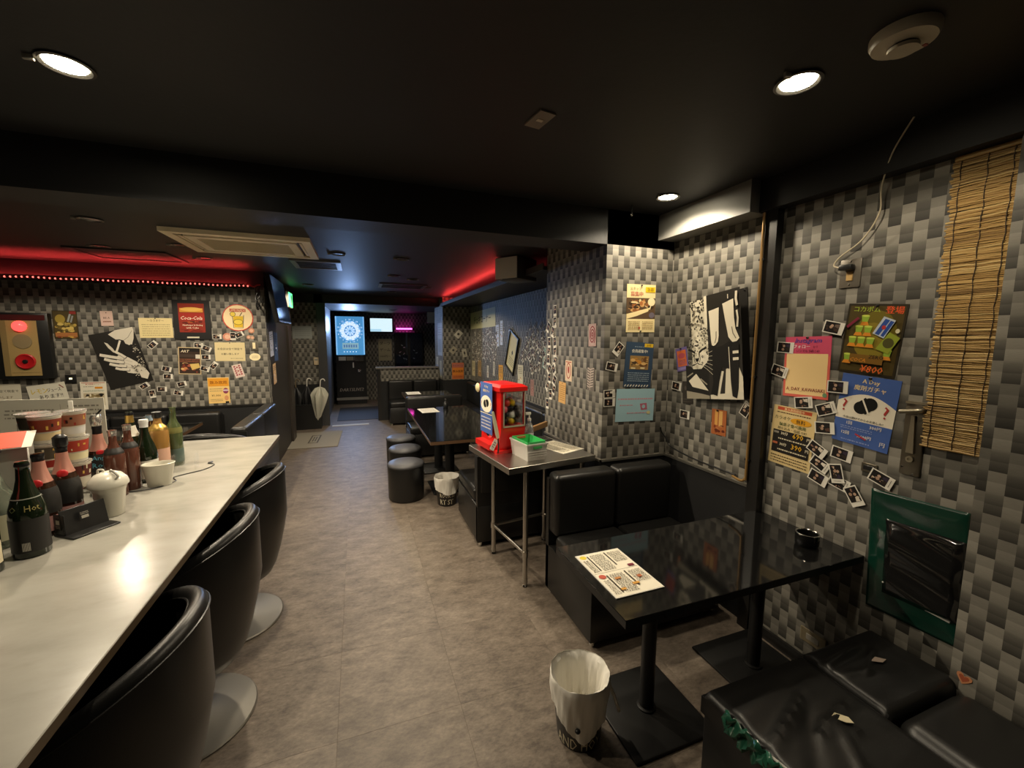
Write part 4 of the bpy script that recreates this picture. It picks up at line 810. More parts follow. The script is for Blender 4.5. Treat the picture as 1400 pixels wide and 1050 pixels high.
# column side
sp = [(.5 + .42*(i/60)*math.cos(i*.33)*.98, .5 + .44*(i/60)*math.sin(i*.33)) for i in range(61)]
hang(sheet(.095, .150, '#b59a94', [('e', .5, .5, .46, .47, '#bda49c'), ('l', sp, .09, '#83343c')]), 'spiral_card', 'pinkish card with a dark red spiral on the column side', 'card', 'S', -2.443, 1.616, 2, .002)
hang(sheet(.095, .158, '#6f6862', [('l', [(.5, .02), (.45, .5), (.4, .98)], .05, '#c0b2a8')] + [('l', [(.5-.1*i/8, .08+.11*i), (.88-.05*i/8, .02+.11*i)], .07, '#c0b2a8') for i in range(8)] + [('l', [(.5-.1*i/8, .10+.11*i), (.08, .04+.11*i)], .07, '#c0b2a8') for i in range(8)]), 'leaf_card', 'grey card with a pale fishbone leaf on the column side', 'card', 'S', -2.447, 1.319, 0, .002)
hang(sheet(.105, .156, '#d8c2a8', [('l', [(.5 + .3*math.cos(i*.3), .5 + .36*math.sin(i*.3)) for i in range(22)], .08, '#a03c34'), ('e', .5, .45, .12, .18, '#a03c34'), ('r', .1, .06, .9, .1, '#a03c34')]), 'red_card', 'cream card with a red emblem on the column side', 'card', 'S', -2.768, 1.350, 0, .002)
hang(sheet(.115, .165, '#cfa468', [('g', .1, .12, .9, .9, 8, '#9a7440'), ('e', .5, .06, .05, .03, '#6b4a24')]), 'tan_notice', 'tan handwritten notice below the red emblem card', 'notice', 'S', -2.866, 1.173, -2, .002)
# instant photos
ph_me = {}
def photo_mesh(k):
    rn = random.Random(100+k); g = ['#1a1512', '#2b211b', '#3d2c24', '#120e0c', '#5a3f32', '#8a6a58', '#c8b8a4', '#241b2a']
    P = [('r', .075, .06, .925, .78, '#17120f'), ('b', .08, .07, .92, .77, 7, g), ('e', .32+.1*(k % 3), .38, .12, .08, '#a98a74'), ('e', .64, .42-.03*(k % 2), .11, .075, '#b99a84'), ('p', [(.2, .77), (.26, .56), (.44, .52), (.52, .77)], g[k % 5]), ('p', [(.5, .77), (.58, .55), (.76, .55), (.84, .77)], ['#d0c6b6', '#332a3a', '#6a5a50', '#e0d8ca', '#1f1a1a'][k % 5])]
    if k % 2: P.append(('g', .2, .85, .8, .93, 1, '#5a5048'))
    m_ = sheet(.054, .086, PAPER, P, .0008, rnd=rn)
    o_ = m_.build('instant_photo'); me = o_.data; bpy.data.objects.remove(o_); return me
PH = [photo_mesh(k) for k in range(7)]
rp = random.Random(5)
def photo(wall, a_, z_, rot, label, group, off=.0025, sc=1.0):
    o_ = bpy.data.objects.new('instant_photo', rp.choice(PH)); COL.objects.link(o_); o_.matrix_world = wallM(wall, a_, z_, rot, off) @ Matrix.Scale(sc, 4); tag(o_, label, 'photo', group); return o_
lab = ['instant photo left of the leopard poster by the dark card', 'instant photo below the dark card', 'tilted instant photo under the corner of the leopard poster', 'instant photo touching the olive cocktail poster', 'instant photo over the corner of the pink flyer', 'instant photo at the left edge of the pink flyer',
       'instant photo overlapping the blue pill flyer', 'instant photo below the pink flyer', 'instant photo left of the red question mark', 'instant photo half hidden by the blue pill flyer', 'tilted instant photo at the tan price flyer corner', 'instant photo just below the blue pill flyer', 'instant photo in the middle of the overlapping cluster',
       'instant photo lowest left of the overlapping cluster', 'upright instant photo on top of the cluster', 'instant photo mostly hidden under the upright one', 'lowest tilted instant photo below the cluster', 'lone instant photo above the green sheet']
for i, ((a_, z_, r_), l) in enumerate(zip([(-2.210, 1.280, -5), (-2.121, 1.102, -1), (-1.667, 1.212, 63), (-1.252, 1.650, -13), (-1.472, 1.556, -3), (-1.492, 1.438, -15), (-1.214, 1.388, 1), (-1.356, 1.297, 9), (-1.256, 1.282, 22), (-1.253, 1.195, 7), (-1.276, 1.088, -28), (-1.175, 1.093, -8), (-1.260, 1.023, -27), (-1.261, .957, -18), (-1.183, 1.002, -75), (-1.173, .961, -14), (-1.108, .924, -57), (-1.017, 1.031, -19)], lab)):
    photo('R', a_, z_, r_ + 90 if r_ > -50 and r_ < 50 else r_ + 90, l, 'instant photos on the right wall', .004 + .0014*((i*5) % 18)/3)
for (a_, z_, r_), l in zip([(1.586, 1.526, -38), (1.540, 1.412, 78), (1.528, 1.235, 92), (1.530, 1.178, 90)], ['tilted instant photo beside the dark blue member poster', 'instant photo below the tilted one on the column', 'upper one of two stacked photos beside the pale blue notice', 'lower one of two stacked photos beside the pale blue notice']):
    photo('C', a_, z_, r_, l, 'instant photos on the column front', .003)
for i, (a_, z_, r_) in enumerate([(-3.014, 1.810, 92), (-3.010, 1.718, 92), (-3.130, 1.681, 60), (-3.050, 1.643, 75), (-3.109, 1.557, 92), (-3.004, 1.559, 100), (-3.116, 1.486, 81), (-3.001, 1.483, 92), (-3.120, 1.414, 92), (-2.998, 1.412, 60), (-3.104, 1.341, 50), (-3.017, 1.341, 125), (-3.098, 1.265, 92), (-3.004, 1.254, 60), (-3.128, 1.192, 50), (-3.016, 1.177, 71), (-3.071, 1.132, 92), (-3.126, 1.048, 92)]):
    photo('S', a_, z_, r_-90, 'instant photo in the tall strip on the column side', 'photo strip on the column side', .003 + .001*(i % 3))
# photo corner on the far right wall
hang(sheet(1.50, .30, '#cfc99a', [('t', .5, .5, .42, 'チェキコーナー', '#1e2018', .9)]), 'photo_corner_sign', 'long yellow handwritten sign above the far photos', 'sign', 'R', -6.90, 1.90, 1, .002)
t = thing('framed_notice', 'tilted black-framed cream notice among the far photos', 'framed notice', M=wallM('R', -5.383, 1.391, -23, .004))
a = MB(); frame_ring(a, -.18, .18, -.275, .275, .018, 0, .022, BLACKPL); a.build('frame', t); sheet(.325, .515, '#d8d0a6', [('p', [(.42, .52), (.5, .44), (.58, .52), (.5, .60)], '#1a1a16'), ('g', .2, .66, .8, .9, 4, '#6b6648')]).build('notice', t)
for (y, z, w_, h_, r_, c, l) in [(5.883, 1.04, .20, .285, 2, '#dca23c', 'orange and white flyer below the framed notice'), (5.08, 1.10, .19, .27, 1, '#d4cfb8', 'white flyer with red lines beside the framed notice'), (6.05, 1.62, .16, .33, 3, '#c9d2e8', 'tall white notice beside the yellow sign'), (5.86, 1.66, .12, .36, 0, '#cdd6ec', 'narrow white strip notice left of the framed notice'),
                              (4.30, 1.36, .12, .24, -12, '#9fc0b8', 'pale green flyer right of the far photos'), (7.45, 1.02, .2, .28, 0, '#cbbf98', 'cream flyer at the far end of the photo wall'), (7.05, 1.05, .2, .28, 2, '#a88a60', 'brown picture flyer below the yellow sign'), (6.55, 1.03, .1, .2, 0, '#d6d2c2', 'small white strip flyer below the photos'), (6.22, 1.10, .1, .22, -4, '#c9c6b8', 'narrow white flyer hanging below the photos'),
                              (4.68, .98, .1, .2, 2, '#a8807a', 'pink card right of the framed notice')]:
    P = [('g', .12, .1, .88, .45, 4, '#6b6048'), ('b', .1, .5, .9, .92, 6, ['#8a5a3a', '#c98a52', '#e8dcc0', '#7a6a58'])]
    hang(sheet(w_, h_, c, P), 'wall_flyer', l, 'flyer', 'R', -y, z, r_, .002)
for i in range(120): photo('R', -rp.uniform(6.1, 7.55), rp.uniform(1.17, 1.72), rp.uniform(-70, 70), 'instant photo in the crowded cluster below the yellow sign', 'photo cluster below the yellow sign', .003 + .0006*(i % 6))
for i in range(64): photo('R', -rp.uniform(4.25, 5.05), rp.gauss(1.48, .16), rp.uniform(-60, 60), 'instant photo in the loose cluster right of the framed notice', 'photo cluster right of the framed notice', .003 + .0006*(i % 6))
for i, (a_, z_) in enumerate([(-5.75, 1.70), (-5.52, 1.72), (-5.38, 1.70)]): photo('R', a_, z_, 20*i-15, 'instant photo above the framed notice', 'photos above the framed notice')

# ------------------------------------------------------------------ left wall things
hang(sheet(.291, .209, '#dccb96', [('t', .5, .13, .12, '〜カラオケ〜', '#5c5138', .5), ('g', .08, .28, .92, .92, 6, '#a3946a')]), 'cream_memo', 'cream handwritten memo left of the red drink poster', 'notice', 'L', -2.013, 1.673, .5, .002, pins=[(0, .098)])
t = thing('framed_poster', 'black-framed red burger and cola poster', 'poster', M=wallM('L', -1.686, 1.765, .2, .002)); MB().box(-.168, .168, -.212, .212, 0, .012, mat('dark_frame_board', (.018, .017, .017), .35)).build('backing', t)
o = sheet(.235, .31, '#8a2a1a', [('r', .05, .16, .95, .30, '#d8983a'), ('e', .5, .2, .42, .07, '#e6b85a'), ('r', .0, .33, 1, .58, '#a0281c'), ('t', .5, .50, .12, 'Coca-Cola', '#e8d8c4', .84, .25), ('b', .02, .6, .98, .72, 14, ['#5a1a10', '#c9772f', '#3a120c']), ('t', .52, .755, .06, 'Hamburger & Hotdog', '#efe2c6', .9), ('t', .5, .84, .06, 'with Coke', '#efe2c6', .6), ('b', .03, .88, .97, .98, 10, ['#c94a2a', '#5a1a10'])], .001).build('print', t); o.location = (.0, .02, .0125)
o = MB().box(-.055, .055, -.197, -.182, .012, .014, ink('#cfc6b0')).build('caption_plate', t)
hang(sheet(.30, .298, '#c8493c', [('e', .5, .5, .47, .47, '#efd9ac'), ('r', .24, .17, .76, .28, '#b5382f'), ('t', .5, .225, .075, 'LEMONADE', '#efd9ac', .48), ('p', [(.34, .44), (.67, .44), (.64, .86), (.37, .86)], '#dcb62c'), ('l', [(.32, .40), (.35, .88), (.65, .88), (.69, .40)], .018, '#3a2f1c'), ('e', .5, .66, .15, .10, '#e8cc50'), ('l', [(.5+.15*math.cos(i*.35), .66+.10*math.sin(i*.35)) for i in range(19)], .014, '#3a2f1c'), ('e', .34, .37, .085, .085, '#e8cc50'), ('l', [(.34+.085*math.cos(i*.35), .37+.085*math.sin(i*.35)) for i in range(19)], .014, '#3a2f1c'), ('l', [(.56, .44), (.64, .30)], .025, '#3a2f1c')], .003, ellipse=True),
     'round_drink_sign', 'round cream sign with a yellow lemon drink and red rim', 'sign', 'L', -1.257, 1.797, 0, .002)
hang(sheet(.29, .21, '#dccb9c', [('t', .5, .35, .12, 'お会計は全て現金で', '#4a4232', .88), ('t', .5, .62, .11, 'お願い致します', '#4a4232', .68), ('g', .5, .82, .92, .9, 1, '#8a8064')]), 'cash_notice', 'cream two-line notice below the round lemon sign', 'notice', 'L', -1.355, 1.416, -.5, .002, pins=[(0, .098)])
hang(sheet(.206, .297, '#c9b48c', [('r', .04, .03, .96, .97, '#3a2a22'), ('r', .04, .03, .96, .16, '#1c1714'), ('t', .3, .15, .09, 'ART', '#e8dcc0', .4, .2), ('r', .04, .26, .74, .36, '#4a3c34'), ('r', .76, .26, .96, .41, '#d8d0c2'), ('g', .06, .42, .94, .56, 3, '#b06a4a'), ('b', .05, .57, .95, .95, 26, ['#7a3a2a', '#c98350', '#d8b878', '#4a241c', '#a85a44']), ('p', [(.5, .62), (.9, .58), (.96, .74), (.6, .84)], '#d8b86a')]), 'food_poster', 'small brown food poster under the framed red poster', 'poster', 'L', -1.739, 1.319, -2.5, .002)
hang(sheet(.204, .292, '#ecc77e', [('r', .02, .03, .98, .34, '#e09a2e'), ('t', .5, .19, .13, '飲み放題', '#8a4a10', .84), ('g', .06, .40, .66, .56, 2, '#9a8660'), ('t', .36, .70, .09, '¥1,000', '#7a5a3a', .6), ('e', .82, .52, .13, .11, '#8a3a5a'), ('r', .70, .47, .95, .53, '#d8c2d0'), ('e', .84, .80, .10, .10, '#d89a6a'), ('r', .78, .93, .95, 1, '#1c1814'), ('g', .08, .82, .66, .93, 2, '#9a8660')]), 'orange_flyer', 'orange and cream drinks flyer lowest on the left wall', 'flyer', 'L', -1.489, .982, 0, .002)
hang(sheet(.095, .150, '#d8c4ba', [('e', .25+.5*(i % 2), .14+.16*(i//2), .10, .055, '#9a2a34') for i in range(10)] + [('e', .5, .22+.28*i, .09, .05, '#9a2a34') for i in range(3)]), 'playing_card', 'oversized red playing card on the left wall', 'card', 'L', -1.289, 1.198, 14.5, .002)
t = thing('light_switch', 'grey wall switch plate right of the cash notice', 'switch', M=wallM('L', -1.117, 1.484, 0, .001)); MB().rbox(-.036, .036, -.058, .058, 0, .008, mat('switch_grey', (.13, .115, .09), .4), .003, 2).build('plate', t); MB().rbox(-.014, .014, -.035, .035, .006, .012, CREAM, .002, 1).build('rocker', t)
hang(sheet(.11, .085, CREAM, [('g', .2, .3, .8, .7, 2, '#a3946a')], .002, ellipse=True), 'speech_bubble_card', 'cream oval speech bubble card below the switch', 'card', 'L', -1.115, 1.355, 0, .002)
t = thing('wall_plate', 'grey blank wall plate below the oval card', 'plate', M=wallM('L', -1.117, 1.186, 0, .001)); MB().rbox(-.056, .056, -.05, .05, 0, .01, mat('plate_grey', (.075, .07, .062), .4), .003, 2).build('plate', t); MB().lathe([(.004, .0), (.003, .003), (1e-4, .003)], CHROME, 8, Matrix.Translation((-.045, .0, .01))).build('screw', t)
for (a_, z_, w_, c, l) in [(-1.372, 1.583, .085, '#d08a72', 'pink round coaster among the photos below the lemon sign'), (-1.135, 1.655, .06, '#c98a6a', 'small peach sticker beside the lemon sign'), (-1.165, 1.58, .045, '#b98a70', 'tiny pale sticker left of the switch'), (-1.13, 1.575, .04, '#c9a080', 'tiny peach sticker above the switch')]:
    hang(sheet(w_, w_, c, [('e', .5, .5, .3, .3, '#e0b49a')], .0015, ellipse=True), 'round_sticker', l, 'sticker', 'L', a_, z_, 0, .002)
# hand poster, generic
HC, HD = '#ddd6c6', '#3a362f'
HP = [('p', [(.42, .05), (.60, .0), (1, .0), (1, .06), (.93, .20), (.86, .28), (.78, .30), (.71, .26), (.70, .20), (.62, .17), (.54, .16)], '#cfc8b8'), ('l', [(.70, .20), (.82, .16), (.96, .06)], .012, '#8a8478'), ('l', [(.62, .19), (.52, .30), (.43, .39)], .045, HC),
      ('p', [(.27, .17), (.33, .20), (.40, .30), (.43, .38), (.38, .37), (.31, .28)], '#cfc8b8'),
      ('p', [(.38, .47), (.47, .43), (.56, .45), (.66, .51), (.78, .60), (.88, .69), (.80, .84), (.66, .81), (.52, .77), (.42, .66)], HC)]
for pts, wd in (([(.54, .52), (.40, .47), (.24, .42), (.07, .365)], .075), ([(.52, .58), (.38, .54), (.26, .505), (.13, .45)], .075), ([(.54, .65), (.40, .62), (.30, .59), (.20, .55)], .07), ([(.58, .72), (.46, .70), (.38, .68), (.29, .645)], .06), ([(.60, .50), (.52, .43), (.46, .39), (.42, .36)], .06)): HP += [('l', [(a_+.006, b_+.012) for a_, b_ in pts], wd*1.08, HD), ('l', pts, wd, HC)]
HP += [('l', [(.46, .50), (.60, .55), (.70, .60)], .008, '#a49c8c'), ('l', [(.48, .58), (.60, .62), (.70, .67)], .008, '#a49c8c'), ('l', [(.52, .66), (.62, .69), (.70, .73)], .008, '#a49c8c'), ('e', .09, .37, .02, .008, '#f0eadc', .3), ('e', .15, .455, .02, .008, '#f0eadc', .3)]
rl = random.Random(8)
for i in range(50): HP.append(('e', rl.uniform(.66, .80), rl.uniform(.66, .9), .014, .008, rl.choice(['#15130f', '#d8d1c1', '#6b655a'])))
HP += [('p', [(.76, .72), (.92, .70), (.99, .86), (.90, .95), (.78, .90)], '#cfc8b8')]
for i in range(70):
    a_ = rl.uniform(.0, 1); HP.append(('e', .84+.13*rl.uniform(0, 1), .28+.5*a_, .016, .008, rl.choice(['#6b655a', '#cfc8b8', '#35322c'])))
hang(sheet(.378, .584, '#211f1c', HP, .002), 'hand_poster', 'tilted black and white poster of a hand with a cigarette', 'poster', 'L', -2.328, 1.353, 13.8, .003)
hang(sheet(.191, .281, '#3a3018', [('r', .04, .03, .96, .97, '#4a3d1c'), ('e', .3, .3, .2, .16, '#a08a3a'), ('b', .05, .4, .95, .8, 26, ['#b59a4a', '#8a7a3a', '#c9b064', '#6b5a2a']), ('l', [(.6, .4), (.72, .12)], .08, '#9aa09a'), ('l', [(.72, .42), (.82, .18)], .07, '#8a9090'), ('r', .7, .02, .96, .12, '#8a2a24'), ('r', .06, .78, .94, .93, '#a0683a'), ('b', .05, .9, .95, .99, 8, ['#8a2a24', '#c9a04a'])]), 'snack_poster', 'olive snack poster beside the red button panel', 'poster', 'L', -2.747, 1.696, 0, .002)
hang(sheet(.101, .151, '#cdb0a4', [('t', .5, .46, .12, 'BE A', '#3a2a28', .7), ('g', .18, .62, .84, .78, 1, '#8a5a48'), ('g', .16, .66, .84, .80, 1, '#7a4a3c'), ('e', .5, .12, .05, .03, '#3a2a28')]), 'pink_card', 'small pink lettered card above the hand poster', 'card', 'L', -2.418, 1.765, 1.5, .002)
hang(sheet(.212, .295, '#dcd6c4', [('r', .05, .03, .95, .05, '#a03a34'), ('t', .5, .09, .05, '飲み放題メニュー', '#b0403a', .84), ('g', .12, .15, .5, .2, 1, '#5a564a'), ('r', .55, .18, .85, .25, '#d08a2a'), ('g', .1, .29, .9, .36, 2, '#4a7a6a'), ('r', .1, .40, .9, .84, '#b8ac90'), ('b', .11, .41, .89, .83, 40, ['#2a2824', '#6b5a3a', '#d8d0b8', '#8a7a54', '#1c1a18']), ('e', .8, .9, .05, .03, '#2a2824')]), 'drink_menu', 'white drink menu sheet below the hand poster', 'menu', 'L', -2.584, .968, -.5, .002)
hang(sheet(.296, .20, '#d4d0c0', [('t', .30, .32, .24, 'レモン', '#c9b02a', .42), ('t', .68, .33, .19, 'ジュース', '#3a3830', .36), ('t', .56, .64, .21, 'あります!!', '#34322a', .62), ('e', .14, .84, .10, .12, '#d8c83a'), ('l', [(.84, .12), (.94, .30)], .03, '#7a3a2a'), ('g', .38, .88, .92, .95, 1, '#6a6658')]), 'lemon_notice', 'tilted white lemon juice notice with yellow letters', 'notice', 'L', -2.941, 1.005, 8.3, .002)
hang(sheet(.29, .205, '#cfc9b6', [('t', .5, .35, .13, 'お会計は全て現金で', '#4a4638', .9), ('t', .5, .65, .12, 'お願いします', '#6b5a34', .7), ('g', .1, .84, .9, .92, 1, '#8a8470')]), 'cash_notice', 'grey-white notice at the left picture edge', 'notice', 'L', -3.286, 1.012, -.6, .002)
hang(sheet(.06, .05, '#8a6a90', [('e', .5, .5, .3, .3, '#5a3a6a')]), 'purple_sticker', 'small purple sticker above the grey-white notice', 'sticker', 'L', -3.27, 1.19, 0, .002)
t = thing('black_switch', 'small black wall switch with a lit pilot lamp', 'switch', M=wallM('L', -2.751, 1.153, 0, .001)); MB().rbox(-.042, .042, -.045, .045, 0, .012, BLACKPL, .003, 2).build('plate', t); MB().box(-.012, .012, -.008, .008, .012, .014, mat('pilot_lamp', (.8, .75, .5), .4, emit=(1, .9, .55), es=1.0)).build('pilot', t); MB().box(-.035, .035, .036, .046, .0, .02, mat('plate_grey', (.1, .1, .1))).build('hood', t)
for (a_, z_, r_), l in zip([(-2.054, 1.496, 44), (-1.648, 1.489, -6), (-1.574, 1.452, -24), (-1.587, 1.358, -1), (-1.519, 1.264, 52), (-1.605, 1.229, -19), (-1.952, 1.234, -14), (-1.946, 1.152, -2), (-2.158, 1.057, 33), (-1.828, 1.066, 12), (-2.008, 1.016, -2), (-2.096, .968, -82), (-1.864, .971, -12), (-1.469, 1.585, 0), (-1.318, 1.591, -89), (-1.254, 1.608, 28)],
        ['tilted photo below the cream memo', 'photo over the corner of the brown food poster', 'tilted photo right of the brown food poster top', 'photo right of the brown food poster middle', 'upright tilted photo left of the playing card', 'photo at the lower right of the brown food poster', 'upper photo of the pair right of the hand poster', 'lower photo of the pair right of the hand poster', 'photo at the lower tip of the hand poster', 'tilted photo below the brown food poster', 'photo in the middle of the low group', 'upright photo lowest in the low group', 'rightmost photo in the low group', 'photo left of the pink coaster', 'upright photo right of the pink coaster', 'tilted photo under the lemon sign rim']):
    photo('L', a_, z_, r_+90, l, 'instant photos on the left wall', .0035)
# button panel
t = thing('button_panel', 'tan control panel in a black case with red alarm buttons', 'control panel', M=wallM('L', -3.06, 1.485, 0, .001))
MB().rbox(-.21, .21, -.32, .32, 0, .06, BLACKPL, .008, 2).build('case', t); MB().box(-.14, .125, -.29, .245, .06, .066, mat('tan_panel', (.36, .25, .10), .4)).build('face_plate', t); MB().box(-.14, -.095, -.29, .245, .066, .068, mat('tan_panel_dark', (.24, .17, .07), .4)).build('side_strip', t); MB().box(-.09, .12, -.262, -.256, .066, .068, mat('tan_panel_dark', (.24, .17, .07))).build('seam', t)
MB().lathe([(.052, 0), (.05, .02), (.03, .04), (1e-4, .046)], mat('red_lamp', (.6, .02, .02), .25, emit=(1, .06, .05), es=1.6), 28, Matrix.Translation((.005, .19, .066))).build('red_lamp', t)
a = MB().lathe([(.070, 0), (.070, .006), (1e-4, .008)], mat('speaker_mesh_tan', (.24, .18, .09), .7), 28, Matrix.Translation((.012, .045, .066))); a.build('speaker_mesh', t)
MB().lathe([(.074, 0), (.074, .014), (.066, .018), (.05, .010), (1e-4, .010)], mat('alarm_red', (.42, .012, .015), .3), 32, Matrix.Translation((.02, -.15, .066))).build('alarm_ring', t); MB().lathe([(.020, .0), (.018, .012), (1e-4, .014)], BLACKPL, 20, Matrix.Translation((.02, -.15, .074))).build('push_button', t)
MB().box(-.19, .19, .25, .30, .06, .064, mat('case_dark_red', (.06, .012, .012), .3)).build('name_strip', t)

# ------------------------------------------------------------------ things on the bar counter
def glass(name, col, rough=.06, trans=.0): return mat(name, col, rough, spec=.6, trans=trans)
DKGREEN = glass('dark_green_glass', (.008, .014, .006)); DKBROWN = glass('dark_brown_glass', (.03, .012, .006)); ROSE = glass('rose_glass', (.42, .17, .11), .08, .35); CLEARG = glass('pale_green_glass', (.55, .62, .5), .05, .8); AMBER = glass('amber_liquor', (.55, .30, .085), .05, .5); GREENC = glass('bottle_green_clear', (.10, .13, .055), .06, .4); ROSED = glass('rose_dark_glass', (.14, .055, .036), .08, .3)
CHAMP = [(.001, .006), (.030, .003), (.041, .0), (.0445, .006), (.0445, .13), (.042, .155), (.034, .185), (.024, .215), (.0175, .245), (.0155, .275), (.0155, .284), (.0168, .286), (.0168, .292), (.0150, .300), (1e-4, .301)]
WINE = [(.001, .006), (.028, .003), (.034, .0), (.037, .006), (.037, .18), (.033, .202), (.020, .225), (.0145, .245), (.0140, .29), (.0155, .292), (.0155, .300), (1e-4, .301)]
SQUARE = [(.001, .004), (.036, .0), (.040, .006), (.040, .165), (.034, .185), (.018, .20), (.0150, .215), (.0150, .235), (1e-4, .236)]
def rad(prof, z):
    for (r0, z0), (r1, z1) in zip(prof, prof[1:]):
        if z0 <= z <= z1 and z1 > z0: return r0 + (r1-r0)*(z-z0)/(z1-z0)
    return prof[-2][0]
def band(prof, z0, z1, mm, off=.0006, n=28, a0=0, a1=360, steps=6):
    vs = []; fs = []; K = steps+1; full = (a1-a0) >= 360; N = n if full else n+1
    for i in range(N):
        a_ = R(a0 + (a1-a0)*i/n)
        for q in range(K):
            z_ = z0 + (z1-z0)*q/steps; r_ = rad(prof, z_) + off; vs.append((r_*math.cos(a_), r_*math.sin(a_), z_))
    for i in range(n):
        j = (i+1) % N
        for q in range(steps): fs.append((i*K+q, j*K+q, j*K+q+1, i*K+q+1))
    return MB().add(vs, fs, mm, True)
def bottle(name, label, x, y, prof, gl, h=1.0, rz=-60, parts=(), base_z=CT, group='bottles on the bar counter', sxy=1.0):
    t = thing(name, label, 'bottle', (x, y, base_z), R(rz), group)
    prof = [(r_*sxy, z_*h) for r_, z_ in prof]
    MB().lathe(prof, gl, 32, cap=False).build('glass_body', t)
    for (pn, z0, z1, mm, a0, a1) in parts: band(prof, z0*h, z1*h, mm, .0006 if 'foil' not in pn else .0009, a0=a0, a1=a1).build(pn, t)
    top = prof[-1][1]
    return t, prof, top
FOILB = mat('black_foil', (.012, .012, .013), .3, .3); FOILG = mat('gold_foil', (.55, .36, .10), .3, .8); FOILS = mat('silver_foil', (.62, .6, .56), .25, .8); FOILR = mat('rose_foil', (.55, .26, .20), .35, .3)
LBW = ink('#d8cdae'); LBK = mat('matte_black_label', (.014, .013, .012), .5); LBP = ink('#b98a86'); LBC = ink('#4f93a8'); LBWH = ink('#dcd8cc')
def on_prof(mb, s, prof, z, h, ang, maxw, material):
    vs, fs, tw, th = text_geo(s); sy = h/th; sx = min(sy, maxw/tw); r0 = rad(prof, z); q = []
    for a_, b_ in vs:
        rr_ = rad(prof, z+b_*sy) + .0012; q.append((rr_*math.cos(ang+a_*sx/r0), rr_*math.sin(ang+a_*sx/r0), z+b_*sy))
    mb.add(q, fs, material)
def seal(t, z, r_, ang, size, mm):
    q = MB().sphere((0, 0, 0), size, mm, 6, (.35, 1, 1)).build('red_seal', t); a_ = R(ang); q.location = (r_*math.cos(a_), r_*math.sin(a_), z); q.rotation_euler = (0, 0, a_)
SEAL = mat('red_wax_seal', (.55, .02, .025), .35)
t, p, h_ = bottle('champagne_bottle', 'dark champagne bottle with cream label at the left edge', -1.085, 1.655, CHAMP, DKGREEN, .98, -65, [('label', .03, .10, LBW, -80, 80), ('neck_label', .165, .20, mat('olive_label', (.03, .04, .012), .4), -60, 60), ('neck_foil', .215, .30, SEAL, 0, 360)])
a = MB(); on_prof(a, 'Brut', p, .118, .016, 0, .05, ink('#8a8a4a')); a.build('lettering', t)
t, p, h_ = bottle('champagne_bottle', 'large green champagne bottle with black label and gold writing', -1.03, 1.765, CHAMP, DKGREEN, 1.04, -60, [('label', .02, .125, LBK, -95, 95), ('neck_band', .186, .189, ink('#8f9288'), 0, 360), ('bottle_lip', .286, .294, FOILB, 0, 360)])
a = MB(); on_prof(a, 'Hot', p, .165, .019, .25, .034, ink('#9c8f58')); on_prof(a, 'O', p, .165, .018, -.85, .03, ink('#6a7048')); a.build('gold_writing', t)
a = MB()
for i in range(9): a.add([(.0468*math.cos(th), .0468*math.sin(th), zz) for th, zz in ((-.45+.045*i, .028), (-.45+.045*i+.022, .028), (-.45+.045*i+.022, .055), (-.45+.045*i, .055))], [(0, 1, 2, 3)], LBWH)
a.build('barcode', t)
t, p, h_ = bottle('champagne_bottle', 'rose champagne bottle with pink foil neck and black label', -1.082, 1.93, CHAMP, DKBROWN, 1.0, -60, [('label', .02, .075, LBP, -80, 80), ('body_label', .085, .175, LBK, -120, 120), ('neck_foil', .195, .272, FOILR, 0, 360), ('cap_foil', .275, .299, FOILB, 0, 360)])
seal(t, .195, .030, -20, .016, SEAL); a = MB(); on_prof(a, 'S', p, .150, .022, -.1, .05, ink('#8a8478')); a.build('lettering', t)
t, p, h_ = bottle('champagne_bottle', 'pink-necked champagne bottle with red seal behind the black stand', -1.068, 2.028, CHAMP, DKBROWN, 1.02, -60, [('label', .02, .075, LBP, -80, 80), ('body_label', .085, .175, LBK, -120, 120), ('neck_foil', .195, .272, FOILR, 0, 360), ('cap_foil', .275, .299, FOILB, 0, 360)])
seal(t, .20, .030, -10, .016, SEAL); MB().lathe([(.016, .296), (.021, .305), (.021, .335), (.010, .345), (1e-4, .346)], FOILB, 16).build('pour_stopper', t)
t, p, h_ = bottle('champagne_bottle', 'tall stoppered rose bottle with turquoise lettered label', -1.125, 2.385, CHAMP, DKBROWN, 1.04, -60, [('label', .10, .175, LBK, -110, 110), ('neck_foil', .19, .262, FOILR, 0, 360), ('cap_foil', .265, .299, FOILB, 0, 360)])
a = MB(); on_prof(a, 'Angel', p, .165, .024, 0, .08, ink('#5fa8be')); on_prof(a, 'Rose', p, .135, .022, 0, .08, ink('#5fa8be')); a.build('lettering', t)
MB().lathe([(.014, .305), (.020, .315), (.022, .345), (.016, .36), (1e-4, .362)], FOILS, 16).build('stopper', t); MB().tube([(0, 0, .355), (.01, .012, .372), (.018, .02, .384)], .004, BLACKPL, 6).build('stopper_lever', t); seal(t, .19, .032, 0, .014, SEAL)
for (x, y, l, s_) in ((-1.035, 2.30, 'empty rose wine bottle left of the white oval bucket', 1.0), (-1.02, 2.39, 'empty rose wine bottle touching the white oval bucket', 1.02)):
    t, p, h_ = bottle('wine_bottle', l, x, y, WINE, ROSED, s_, -60, [('neck_foil', .275, .300, FOILS, 0, 360), ('neck_label', .195, .222, LBK, 0, 360)]); 
t, p, h_ = bottle('champagne_bottle', 'champagne bottle with gold neck and white shoulder label', -1.12, 2.66, CHAMP, DKGREEN, 1.08, -60, [('neck_foil', .25, .285, FOILG, 0, 360), ('cap_foil', .286, .30, FOILB, 0, 360), ('shoulder_label', .185, .235, LBWH, 0, 360), ('label', .04, .11, LBWH, -80, 80)])
